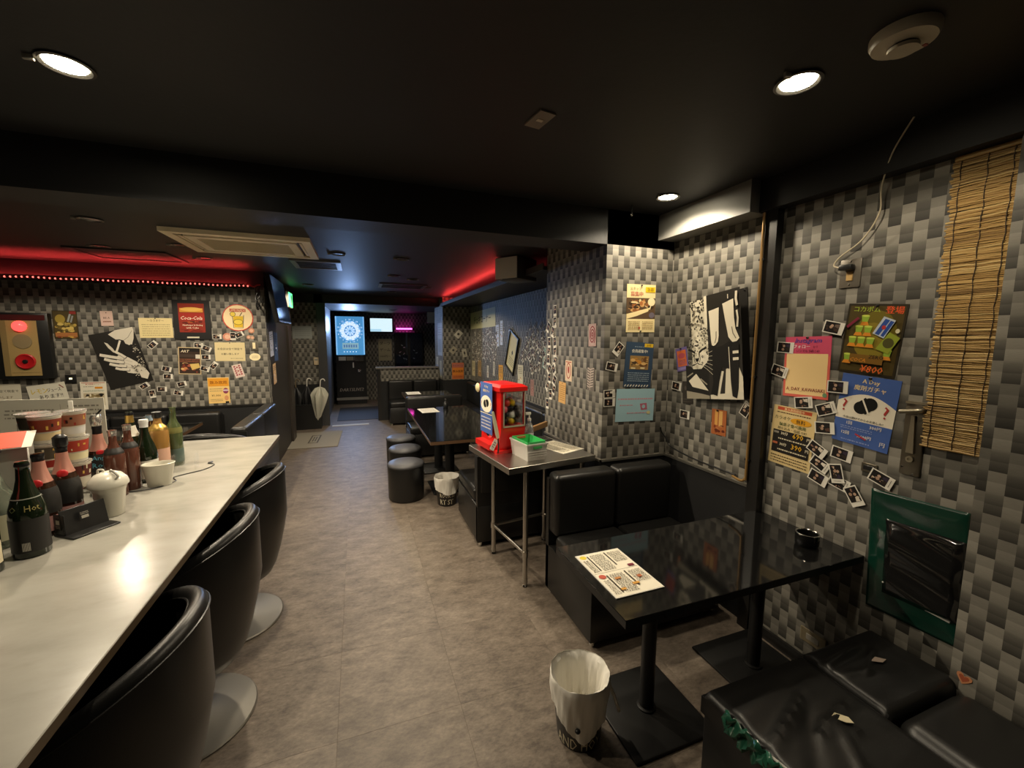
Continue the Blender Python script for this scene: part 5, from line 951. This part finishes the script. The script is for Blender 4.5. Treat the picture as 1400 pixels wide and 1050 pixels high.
t, p, h_ = bottle('champagne_bottle', 'dark round-shouldered bottle with white cap', -1.00, 2.50, CHAMP, DKGREEN, 1.0, -60, [('cap_foil', .27, .30, mat('white_cap', (.72, .72, .70), .3), 0, 360), ('label', .02, .11, LBWH, -70, 70)])
MB().lathe([(.018, .290), (.020, .296), (.018, .308), (1e-4, .309)], mat('white_cap', (.7, .7, .7)), 16).build('cap', t)
t, p, h_ = bottle('liquor_bottle', 'small dark bottle with pale blue cap', -1.06, 2.72, WINE, DKBROWN, .98, -60, [('cap_foil', .27, .3, ink('#8aa2b8'), 0, 360)])
t, p, h_ = bottle('whisky_bottle', 'amber whisky bottle with black cap', -1.005, 2.66, SQUARE, AMBER, 1.28, -60, [('neck_label', .175, .20, FOILG, 0, 360), ('label', .03, .10, ink('#caa08a'), -60, 60)], sxy=1.1)
MB().lathe([(.018, .286), (.021, .292), (.021, .318), (1e-4, .322)], BLACKPL, 18).build('cap', t)
t, p, h_ = bottle('gin_bottle', 'clear green bottle at the right end of the bottle row', -.972, 2.76, WINE, GREENC, 1.08, -60, [('label', .02, .09, ink('#50605a'), -70, 70), ('shoulder_label', .17, .20, ink('#6a6a3a'), 0, 360)])
t, p, h_ = bottle('liquor_jug', 'big pale green bottle with a red and black pourer', -1.172, 1.872, CHAMP, CLEARG, .98, -60, [('label', .03, .12, ink('#b9b79a'), -80, 80)], sxy=1.25)
MB().lathe([(.020, .29), (.024, .298), (.012, .305), (.011, .32), (.03, .322), (.03, .330), (.012, .332)], BLACKPL, 18).build('pourer_base', t); MB().lathe([(.012, .33), (.015, .345), (.006, .385), (1e-4, .387)], SEAL, 16).build('pourer_tip', t)
# ice bucket with dome lid
t = thing('ice_bucket', 'white lidded ice bucket beside the black stand', 'bucket', (-.953, 2.058, CT))
IB = mat('white_ceramic_plastic', (.66, .64, .55), .25)
MB().lathe([(.036, 0), (.040, .004), (.050, .10), (.056, .118), (.060, .122), (.060, .128), (.055, .128)], IB, 36).build('bucket_body', t)
MB().lathe([(.062, .124), (.063, .130), (.058, .148), (.042, .168), (.02, .178), (1e-4, .180)], IB, 36, cap=False).build('dome_lid', t)
MB().tube(smooth([(.035, -.035, .150), (.045, -.03, .165), (.02, -.015, .186), (.012, -.005, .180)]), .004, mat('lid_clasp', (.30, .29, .25), .35), 8).build('lid_clasp', t); MB().tube(smooth([(-.03, 0, .172), (-.028, 0, .187), (-.014, 0, .187), (-.012, 0, .178)]), .004, IB, 8).build('lid_loop', t)
# oval bucket
t = thing('oval_bucket', 'open white oval bucket in front of the wine bottles', 'bucket', (-.918, 2.40, CT), R(10))
MB().lathe([(1e-4, .004), (.042, .0), (.046, .003), (.062, .104), (.065, .108), (.062, .110), (.059, .106), (.044, .008), (1e-4, .008)], IB, 40, sx=1.0, sy=.72).build('bucket_body', t)
# black L stand
t = thing('menu_stand', 'black L-shaped table stand with small white signs', 'stand', (-.958, 1.935, CT), R(-35))
MB().rbox(-.045, .055, -.085, .06, 0, .006, BLACKPL, .002, 1).build('foot', t)
o = MB().rbox(-.002, .004, -.08, .055, .0, .095, BLACKPL, .002, 1).build('upright', t); o.rotation_euler = (0, R(-12), 0)
o = MB().rbox(-.05, .004, -.004, .0, .0, .08, BLACKPL, .0015, 1).build('side_board', t); o.location = (0, -.075, 0)
o = sheet(.03, .03, BLACKPL, [('g', .1, .1, .9, .45, 2, '#b9b4a8'), ('r', .15, .55, .85, .9, '#a8a296')], .001).build('sign', t); o.matrix_local = Matrix.Translation((-.008, -.02, .06)) @ Matrix.Rotation(R(-12), 4, 'Y') @ Matrix(((0, 0, 1, .014), (1, 0, 0, 0), (0, 1, 0, 0), (0, 0, 0, 1)))
o = sheet(.026, .04, BLACKPL, [('r', .15, .1, .85, .5, '#b9b4a8'), ('g', .1, .6, .9, .9, 2, '#a8a296')], .001).build('sign', t); o.matrix_local = Matrix.Translation((-.025, -.0795, .045)) @ Matrix(((1, 0, 0, 0), (0, 0, -1, 0), (0, 1, 0, 0), (0, 0, 0, 1)))
# noodle cups on a wire shelf
t = thing('wire_shelf', 'small wire shelf carrying the instant noodle cups', 'shelf', (-1.16, 2.16, CT), R(80)); SZ = .085
for i in range(9): MB().tube([(-.105+i*.026, -.06, SZ), (-.105+i*.026, .10, SZ)], .0018, CHROME, 5).build('wire', t)
MB().tube([(-.11, -.06, SZ-.003), (.108, -.06, SZ-.003), (.108, .10, SZ-.003), (-.11, .10, SZ-.003)], .0028, CHROME, 6, True).build('rim', t)
for (x, y) in ((-.108, -.058), (.106, -.058), (-.108, .098), (.106, .098)): MB().tube([(x, y, 0), (x, y, SZ)], .003, CHROME, 6).build('leg', t)
def noodle_cup(label, x, y, z, c1, c2, tilt=0):
    t = thing('noodle_cup', label, 'noodle cup', (x, y, z), R(random.uniform(-80, -40)), 'instant noodle cups')
    MB().lathe([(.034, 0), (.036, .002), (.045, .098), (.048, .100), (.048, .104), (.045, .105)], ink('#cfc9ba'), 28).build('cup', t)
    p_ = [(.034, 0), (.0363, .01), (.045, .098)]
    band(p_, .045, .092, ink(c1), .0007).build('wrapper', t); band(p_, .012, .04, ink(c2), .0007).build('lower_band', t)
    MB().lathe([(.049, .1045), (.049, .106), (1e-4, .107)], FOILS, 28).build('foil_lid', t)
    a_ = MB(); rn = random.Random(int(x*1000+z*77))
    for q in range(16):
        th0 = rn.uniform(0, 6.28); zz = rn.uniform(.05, .085); dz = rn.uniform(.003, .009); dt = rn.uniform(.06, .22); r_ = .0372 + .0925*zz
        a_.add([(( r_+.0925*k_[1])*math.cos(th0+k_[0]), (r_+.0925*k_[1])*math.sin(th0+k_[0]), zz+k_[1]) for k_ in ((0, -dz), (dt*.5, -dz), (dt, -dz), (dt, dz), (dt*.5, dz), (0, dz))], [(0, 1, 4, 5), (1, 2, 3, 4)], ink(rn.choice(['#d8cfb0', '#15120f', '#c9a24a', '#8a2a20'])))
    q_ = a_.build('printed_patches', t); q_['kind'] = 'stuff'
L1 = ['black and yellow noodle cup topmost left', 'brown noodle cup topmost in the middle', 'tan lettered noodle cup topmost right']
ct = [(-1.224, 2.187), (-1.15, 2.112), (-1.122, 2.212)]
cc = [('#2a2418', '#8a8a3a'), ('#7a3420', '#c9b48a'), ('#8a5a44', '#c0bdb8'), ('#2a3460', '#c9c4b8'), ('#4a4438', '#8a2a20'), ('#a03a2a', '#d8cfa8'), ('#35507a', '#d0c8b0'), ('#7a3420', '#d0c8b0'), ('#5a2a24', '#c0b8a8')]
for lv in range(3):
    for k in range(3):
        noodle_cup([L1[k], ['hidden noodle cup below the black and yellow one', 'navy noodle cup in the second tier', 'dark lettered noodle cup in the second tier'][k], ['lowest left noodle cup on the wire shelf', 'lowest middle noodle cup on the wire shelf', 'lowest right noodle cup on the wire shelf'][k]][2-lv if lv == 0 else (1 if lv == 1 else 0)], ct[k][0], ct[k][1], CT+SZ+.003+lv*.1075, *cc[(2-lv)*3+k])
t = thing('white_tag', 'white tag standing behind the noodle cups', 'tag', (-1.13, 2.235, CT+SZ+.326)); MB().rbox(-.008, .008, -.002, .002, 0, .035, WHITEPL, .0015, 1).build('tag', t)
# white board behind, red paper
t = thing('acrylic_menu_board', 'white printed menu board standing at the left edge', 'menu board', (-1.33, 2.50, CT), R(-6))
o = sheet(.40, .42, '#c9c6b8', [('r', .58, .06, .585, .9, '#a09c8c'), ('g', .06, .1, .52, .22, 3, '#8a867a'), ('g', .64, .06, .95, .2, 3, '#8a867a')] + sum([[('l', [(c_-.06, .62), (c_-.06, .42), (c_-.03, .34), (c_-.03, .27), (c_+.03, .27), (c_+.03, .34), (c_+.06, .42), (c_+.06, .62)], .012, '#8f8b80')] for c_ in (.2, .75)], []) + [('r', .70, .36, .80, .62, '#7d6a4c')], .004).build('panel', t); o.matrix_local = Matrix.Translation((0, 0, .215)) @ Matrix(((1, 0, 0, 0), (0, 0, -1, 0), (0, 1, 0, 0), (0, 0, 0, 1)))
MB().box(-.2, .2, -.02, .06, 0, .006, WHITEPL).build('foot', t)
t = thing('paper_box', 'white carton with a red paper on top beside the noodle cups', 'box', (-1.186, 1.98, CT), R(20)); MB().rbox(-.055, .055, -.042, .042, 0, .325, mat('silver_carton', (.42, .40, .36), .3, .3), .004, 1).build('carton', t)
o = MB().box(-.06, .065, -.06, .05, 0, .003, PAPER).build('paper', t); o.matrix_local = Matrix.Translation((0, 0, .342)) @ Matrix.Rotation(R(22), 4, 'X')
o = MB().box(-.065, .042, -.058, .048, .0035, .005, mat('vermilion_paper', (.72, .065, .02), .5)).build('red_paper', t); o.matrix_local = Matrix.Translation((0, 0, .342)) @ Matrix.Rotation(R(22), 4, 'X')
# clear box with cable
t = thing('acrylic_box', 'clear acrylic box behind the thin black cable', 'box', (-.895, 2.65, CT), R(5)); AC = mat('thin_acrylic', (.95, .95, .93), .05, trans=1.0, alpha=.10)
for (x0, x1, y0, y1) in ((-.05, .05, -.045, -.043), (-.05, .05, .043, .045), (-.05, -.048, -.045, .045), (.048, .05, -.045, .045)): MB().box(x0, x1, y0, y1, 0, .085, AC).build('side', t)
tag(MB().rbox(-.016, .016, -.016, .016, 0, .075, BLACKPL, .004, 2).build('black_gadget', loc=(-.955, 2.52, CT)), 'small black gadget between oval bucket and clear box', 'gadget')
t = thing('usb_cable', 'thin black cable lying on the counter by the oval bucket', 'cable', (0, 0, CT+.003))
MB().tube(smooth([(-1.02, 2.33, 0), (-.97, 2.335, 0), (-.90, 2.37, 0), (-.87, 2.44, 0), (-.90, 2.50, 0), (-.87, 2.54, 0), (-.80, 2.60, 0), (-.775, 2.68, 0), (-.80, 2.72, .003)]), .0025, BLACKPL, 6).build('cord', t); MB().rbox(-.815, -.795, 2.715, 2.74, -.001, .007, BLACKPL, .002, 1).build('connector', t)

# ------------------------------------------------------------------ far end: darts room, entrance, pillar
t = thing('dart_machine', 'glowing electronic dart machine at the end of the room', 'dart machine', (-.165, 10.46, 0))
MB().box(-.33, .33, 0, .5, 0, 2.06, BLACKPL).build('cabinet', t)
PANEL = mat('dart_panel_glow', (.05, .25, .45), .4, emit=(.10, .38, .75), es=.42)
MB().box(-.31, .31, -.02, 0, 1.16, 2.05, PANEL).build('light_panel', t)
WG = mat('dart_white_glow', (.8, .9, 1), .4, emit=(.75, .88, 1.0), es=DART_GLOW); CG = mat('dart_cyan_glow', (.3, .7, 1), .4, emit=(.30, .62, 1.0), es=.5); DG = mat('dart_dark_segment', (.06, .09, .15), .5, emit=(.1, .22, .45), es=.5)
cz = 1.72
def ring_seg(r0, r1, a0, a1, y, mm):
    n = 4; vs = []
    for i in range(n+1):
        a_ = a0 + (a1-a0)*i/n
        for r_ in (r0, r1): vs.append((r_*math.cos(a_), y, cz + r_*math.sin(a_)))
    return vs, [(2*i, 2*i+1, 2*i+3, 2*i+2) for i in range(n)], mm
for (r0, r1, ms, nm, y) in ((.20, .225, (CG, WG), 'double_ring', -.026), (.125, .198, (WG, WG), 'outer_segments', -.026), (.105, .123, (CG, DG), 'triple_ring', -.026), (.035, .103, (WG, CG), 'inner_segments', -.026)):
    mb = MB()
    for i in range(20):
        a0 = 2*math.pi*(i-.5)/20 + math.pi/2; v_, f_, m_ = ring_seg(r0, r1, a0+.012, a0+2*math.pi/20-.012, y, ms[i % 2]); mb.add(v_, f_, m_)
    mb.build(nm, t)
mb = MB(); 
for r_, m_, y in ((.032, CG, -.027), (.016, DG, -.028)): mb.add([(r_*math.cos(a_), y, cz+r_*math.sin(a_)) for a_ in [2*math.pi*i/20 for i in range(20)]], [tuple(range(20))[::-1]], m_)
mb.build('bullseye', t)
mb = MB(); NUM = [20, 1, 18, 4, 13, 6, 10, 15, 2, 17, 3, 19, 7, 16, 8, 11, 14, 9, 12, 5]
for i, n_ in enumerate(NUM):
    a_ = math.pi/2 - 2*math.pi*i/20; g_ = MB(); put_text(g_, str(n_), 0, 0, 0, .036, .05, WG); mb.add([(x+.262*math.cos(a_), -.024, cz+y+.262*math.sin(a_)) for x, y, z in g_.v], g_.f, WG)
mb.build('number_ring', t)
MB().box(-.175, .175, -.03, -.02, 1.30, 1.44, mat('score_lcd', (.4, .7, .8), .3, emit=(.45, .78, .9), es=DART_GLOW*.45)).build('score_display', t)
mb = MB()
for i in range(6): mb.box(-.15+.052*i, -.115+.052*i, -.032, -.03, 1.335, 1.40, DG)
mb.build('score_digits', t)
for i in range(5): MB().box(-.15+.065*i, -.13+.065*i, -.03, -.02, 1.225, 1.245, WG).build('select_button', t)
for s_ in (-1, 1): MB().box(.30*s_-.012, .30*s_+.012, -.035, -.02, 1.17, 2.05, CG).build('side_light', t)
for i in range(3): MB().box(-.27+.17*i, -.115+.17*i, -.012, 0, 1.03, 1.12, [PAPER, mat('dull_plate', (.35, .3, .22), .5), GREYPL][i]).build('card_slot_plate', t)
MB().box(.09, .28, -.05, 0, 1.01, 1.13, CHROME).build('coin_unit', t); MB().box(.03, .06, -.03, 0, .86, .98, WHITEPL).build('coin_slot', t); MB().rbox(.14, .21, -.04, 0, .75, .82, CHROME, .01, 2).build('coin_return', t)
mb = MB(); put_text(mb, 'DARTSLIVE2', 0, 0, 0, .075, .52, mat('silver_print', (.55, .5, .45), .4), shear=.2, bold=.003); o = MB().add([(x, -.004, .34+y) for x, y, z in mb.v], mb.f, MATS['silver_print']).build('lettering', t)
MB().box(-.34, .36, -.06, -.02, .10, .16, STEEL).build('kick_plate', t); MB().box(-.33, .33, -.05, 0, 0, .10, BLACKPL).build('plinth', t)
L = bpy.data.lights.new('panel_light', 'SPOT'); L.energy = 80; L.color = (.35, .55, 1.0); L.spot_size = R(165); L.spot_blend = .4; L.shadow_soft_size = .12
o = bpy.data.objects.new('panel_light', L); COL.objects.link(o); o.parent = t; o.location = (0, -.04, 1.85); o.rotation_euler = (R(-100), 0, 0)
t = thing('wall_monitor', 'small bright white monitor right of the dart machine', 'monitor', (.56, 10.98, 1.87)); MB().rbox(-.29, .29, -.04, .02, -.19, .19, BLACKPL, .008, 2).build('casing', t)
MB().box(-.262, .262, -.043, -.04, -.155, .17, mat('monitor_glow', (.7, .8, .85), .4, emit=(.62, .80, .86), es=.75)).build('screen', t); MB().box(-.262, .0, -.045, -.043, -.155, -.09, mat('monitor_glow_dim', (.5, .7, .8), .4, emit=(.4, .65, .8), es=.7)).build('caption_bar', t); MB().box(-.3, .36, -.06, .02, -.225, -.205, mat('shelf_grey', (.2, .2, .22), .4)).build('shelf', t)
hang(sheet(.32, .55, '#b3a98a', [('t', .5, .2, .15, 'ダーツ', '#35322a', .82), ('t', .5, .5, .14, 'ゲーム', '#35322a', .82), ('t', .5, .8, .10, '1000円〜', '#4a4638', .84)]), 'darts_notice', 'tall handwritten darts notice below the monitor', 'notice', 'B', .64, 1.26, 0, .004)
t = thing('display_cabinet', 'black glass display cabinet with glinting bottles in the darts room', 'cabinet', (1.22, 10.98, 0)); BLG = mat('black_mirror', (.006, .006, .008), .06, spec=.8)
MB().box(-.36, .36, -.06, .0, .75, 1.70, BLACKPL).build('carcass', t)
for s_ in (-1, 1): MB().box(.18*s_-.15, .18*s_+.15, -.068, -.06, .78, 1.67, BLG).build('glass_door', t)
MB().box(-.03, .03, -.075, -.06, .75, 1.70, mat('dark_mullion', (.03, .026, .022), .4)).build('mullion', t)
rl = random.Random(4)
for i in range(10): o = MB().rbox(-.025, .025, -.004, .0, -.012, .012, CHROME, .003, 1).build('highlight_chip', t); o.location = (rl.choice([-.2, -.1, .16, .2])+rl.uniform(-.04, .04), -.070, rl.uniform(.85, 1.5)); o.rotation_euler = (0, rl.uniform(-1, 1), 0)  # chrome chips stand in for white highlights on the dark glass
PINK = mat('magenta_neon', (.8, .1, .5), .4, emit=(1.0, .06, .55), es=7.0)
t = thing('magenta_neon_tube', 'magenta neon tube above the display cabinet', 'neon light', (1.1, 10.9, 1.79)); MB().tube([(-.2, 0, 0), (.22, 0, 0)], .014, PINK, 10).build('tube', t)
for x in (-.2, .22): MB().box(x-.015, x+.015, -.02, .08, -.02, .02, BLACKPL).build('end_cap', t)
# umbrella stand and umbrellas
t = thing('umbrella_stand', 'black umbrella stand in the alcove', 'umbrella stand', (-.86, 7.86, 0)); a = MB(); open_box(a, -.22, .22, -.10, .10, 0, .42, .005, .008, BLACKPL); a.build('bin', t); MB().tube([(-.23, -.11, .43), (.23, -.11, .43), (.23, .11, .43), (-.23, .11, .43)], .008, BLACKM, 8, True).build('rim', t)
def umbrella(label, x, y, col, hcol, spread, tilt, base=.05, curve=1):
    t = thing('umbrella', label, 'umbrella', (x, y, base), R(20*curve), 'umbrellas in the alcove'); n = 24; vs = []; fs = []; prof = [(.008, .05), (.035*spread, .16), (.075*spread, .34), (.10*spread, .50), (.055*spread, .60), (.014, .66)]
    for i in range(n):
        a_ = 2*math.pi*i/n
        for r_, z_ in prof: q = r_*(1+.22*math.cos(a_*8)); vs.append((q*math.cos(a_), q*math.sin(a_), z_ + .03*math.cos(a_*8)*(r_ > .06)))
    K = len(prof)
    for i in range(n):
        j = (i+1) % n
        for q in range(K-1): fs.append((i*K+q, j*K+q, j*K+q+1, i*K+q+1))
    MB().add(vs, fs, col, True).build('canopy', t); MB().tube([(0, 0, 0), (0, 0, .70)], .005, BLACKM, 6).build('shaft', t); MB().cyl(.005, -.02, .05, CHROME, 8).build('tip', t)
    MB().tube([(0, 0, .66), (0, 0, .76)] + [(.035-.035*math.cos(a_), 0, .76+.035*math.sin(a_)) for a_ in [i*.35 for i in range(1, 10)]], .009, hcol, 8).build('crook_handle', t)
    t.rotation_euler = (R(tilt), R(tilt*.6), R(25*curve))
umbrella('translucent white umbrella with white crook handle', -.70, 7.78, mat('milky_vinyl', (.55, .54, .45), .3), WHITEPL, 1.25, 6, .08)
umbrella('black umbrella with dark curved handle in the alcove', -1.02, 7.84, mat('black_nylon', (.012, .012, .013), .5), mat('tan_handle', (.2, .15, .09), .4), .9, -5, .06, -1)
umbrella('dark umbrella with white handle between the other two', -.87, 7.86, mat('charcoal_nylon', (.02, .02, .022), .5), WHITEPL, .7, 2, .08)
t = thing('floor_mat', 'grey beige door mat with a dark mark', 'mat', (-.67, 6.95, 0), R(-2)); MB().rbox(-.36, .36, -.52, .52, 0, .012, mat('mat_grey', (.26, .235, .19), .9), .004, 1).build('mat_body', t)
mb = MB(); MK = mat('mat_dark_print', (.07, .062, .05), .9)
for (x0, x1, y0, y1) in ((-.075, -.055, -.26, .26), (.045, .065, -.26, .26), (-.055, .045, .235, .26), (-.055, .045, -.26, -.235), (-.03, -.015, -.15, .15), (.005, .02, -.15, .15)): mb.box(x0, x1, y0, y1, .0122, .0128, MK)
q = mb.build('printed_mark', t); q['kind'] = 'stuff'
tag(MB().rbox(-.42, .38, 8.35, 9.9, 0, .006, mat('dart_mat_dark', (.035, .035, .04), .7), .002, 1).build('dart_mat'), 'dark rubber mat in front of the dart machine', 'mat')
hang(sheet(.304, .216, '#8f938f', [('g', .1, .2, .9, .8, 4, '#7d817d')]), 'alcove_notice', 'pale grey notice on the alcove wall', 'notice', 'U', -.90, 1.658, 0, .002)
t = thing('thermostat', 'cream wall controller below the alcove notice', 'controller', M=wallM('U', -.70, 1.156, 0, .001)); MB().rbox(-.04, .04, -.065, .065, 0, .02, mat('warm_ivory', (.62, .50, .32), .45), .004, 2).build('cover', t); MB().box(-.025, .025, .01, .045, .02, .022, GREYPL).build('display', t)
# pillar by the darts room
hang(sheet(.225, .306, '#c9703a', [('r', .03, .03, .97, .28, '#b56a5a'), ('t', .5, .17, .12, 'キャンペーン', '#6a3a4a', .86), ('r', .03, .32, .97, .75, '#d8822e'), ('t', .5, .52, .16, '飲み放題', '#5a3010', .86), ('g', .1, .8, .9, .95, 2, '#7a3a1a')]), 'orange_poster', 'orange poster lowest on the far pillar', 'poster', 'P', 1.757, .957, 0, .002)
for (a_, z_, w_, h_, r_, c, l) in [(1.773, 1.648, .14, .11, 49, '#cbc6b6', 'tilted white card highest on the far pillar'), (1.673, 1.348, .13, .10, 49, '#a39c88', 'tilted grey card on the far pillar'), (1.887, 1.293, .09, .15, 12, '#bdb7a4', 'upright pale card on the far pillar')]:
    hang(sheet(w_, h_, c, [('e', .5, .5, .18, .22, '#4a463e'), ('g', .2, .75, .8, .9, 1, '#7a7466')]), 'pillar_card', l, 'card', 'P', a_, z_, r_, .002)
for (y, z, w_, h_, c, l) in [(8.0, 1.55, .45, .62, '#9fa8b8', 'large pale poster on the pillar side facing the darts room'), (8.3, 1.05, .2, .3, '#b8b29c', 'cream sheet low on the pillar side'), (7.95, .98, .2, .32, '#a8a494', 'narrow pale sheet on the pillar side')]:
    o = sheet(w_, h_, c, [('g', .1, .1, .9, .4, 4, '#7a8294'), ('r', .15, .5, .85, .9, '#8a94a8')]).build('pillar_poster'); o.matrix_world = wallM('S', -y, z, 0, .002); tag(o, l, 'poster')
for (x, y, rz, l) in [(.78, 5.05, 4, 'white menu sheet on the long middle table'), (.80, 6.70, 0, 'white menu sheet on the table near the partition')]:
    o = sheet(.21, .297, PAPER, [('g', .1, .08, .9, .92, 12, '#8a8474')], .002).build('menu_sheet'); o.matrix_world = T(x, y, .701, R(rz)); tag(o, l, 'menu')
t = thing('black_bottle', 'small black bottle standing on the long middle table', 'bottle', (1.02, 5.18, .70)); MB().lathe([(.03, 0), (.032, .006), (.032, .06), (.014, .085), (.013, .10)], BLACKPL, 20).build('body', t); MB().cyl(.015, .10, .115, BLACKPL, 16).build('cap', t)

# ------------------------------------------------------------------ parts that belong to parts
UNDER = {'dart_machine': {k: 'light_panel' for k in ('double_ring', 'outer_segments', 'triple_ring', 'inner_segments', 'bullseye', 'number_ring', 'side_light', 'select_button')} | {'score_digits': 'score_display', 'coin_slot': 'coin_unit', 'coin_return': 'coin_unit', 'lettering': 'cabinet'},
         'capsule_machine': {'window_trim': 'window_frame', 'side_window': 'window_frame', 'round_badge': 'advert_card'}, 'air_conditioner': {'louver': 'outer_panel', 'intake_grille': 'inner_frame'}, 'ashtray': {'rim': 'bowl'},
         'booth_table': {'collar': 'pole', 'base_plate': 'pole', 'top_bracket': 'table_top'}, 'booth_bench': {'foot': 'base'}, 'round_stool': {'piping': 'seat'}, 'umbrella': {'tip': 'shaft', 'crook_handle': 'shaft'}, 'noodle_cup': {'wrapper': 'cup', 'lower_band': 'cup', 'printed_patches': 'cup', 'foil_lid': 'cup'},
         'steel_table': {'leg_collar': 'leg', 'adjustable_foot': 'leg'}, 'wall_outlet': {'screw': 'plate', 'socket': 'plate'}, 'lever_lock': {'screw': 'lock_plate', 'key_cylinder': 'lock_plate'}, 'framed_poster': {'caption_plate': 'backing'}, 'champagne_bottle': {'lettering': 'label', 'gold_writing': 'label', 'barcode': 'label', 'stopper_lever': 'stopper', 'red_seal': 'glass_body'},
         'torn_bench': {'torn_hole': 'seat_cushion', 'green_tape': 'seat_cushion', 'tape_end': 'seat_cushion'}, 'barrel_chair': {'piping': 'shell', 'base_disc': 'pedestal'}, 'ice_bucket': {'lid_clasp': 'dome_lid', 'lid_loop': 'dome_lid'}, 'waste_bin': {'lettering': 'bucket', 'bag_tie': 'bin_bag'}, 'smoke_detector': {'indicator': 'body'}, 'button_panel': {'push_button': 'alarm_ring', 'side_strip': 'face_plate', 'seam': 'face_plate'}, 'wall_television': {'screen': 'casing', 'bezel': 'casing'}, 'wall_monitor': {'screen': 'casing'}}
last = {}
base = lambda o: o.name.rsplit('.', 1)[0] if o.name.rsplit('.', 1)[-1].isdigit() else o.name
def nest(ch, par):
    m_ = par.matrix_basis.inverted() @ ch.matrix_basis; ch.parent = par; ch.matrix_basis = m_
for o in REG:
    try: t = o.parent
    except ReferenceError: continue
    if t is None or t.parent is not None: continue
    n_ = base(o); last.setdefault(t, {})[n_] = o
    u_ = UNDER.get(base(t), {}).get(n_)
    if u_ and u_ in last[t]: nest(o, last[t][u_])
for t in [o for o in COL.objects if o.parent is None and base(o) == 'barrel_chair']:            # the copied chairs
    cs = {base(c): c for c in t.children}
    for k_, u_ in UNDER['barrel_chair'].items():
        if k_ in cs and u_ in cs: nest(cs[k_], cs[u_])
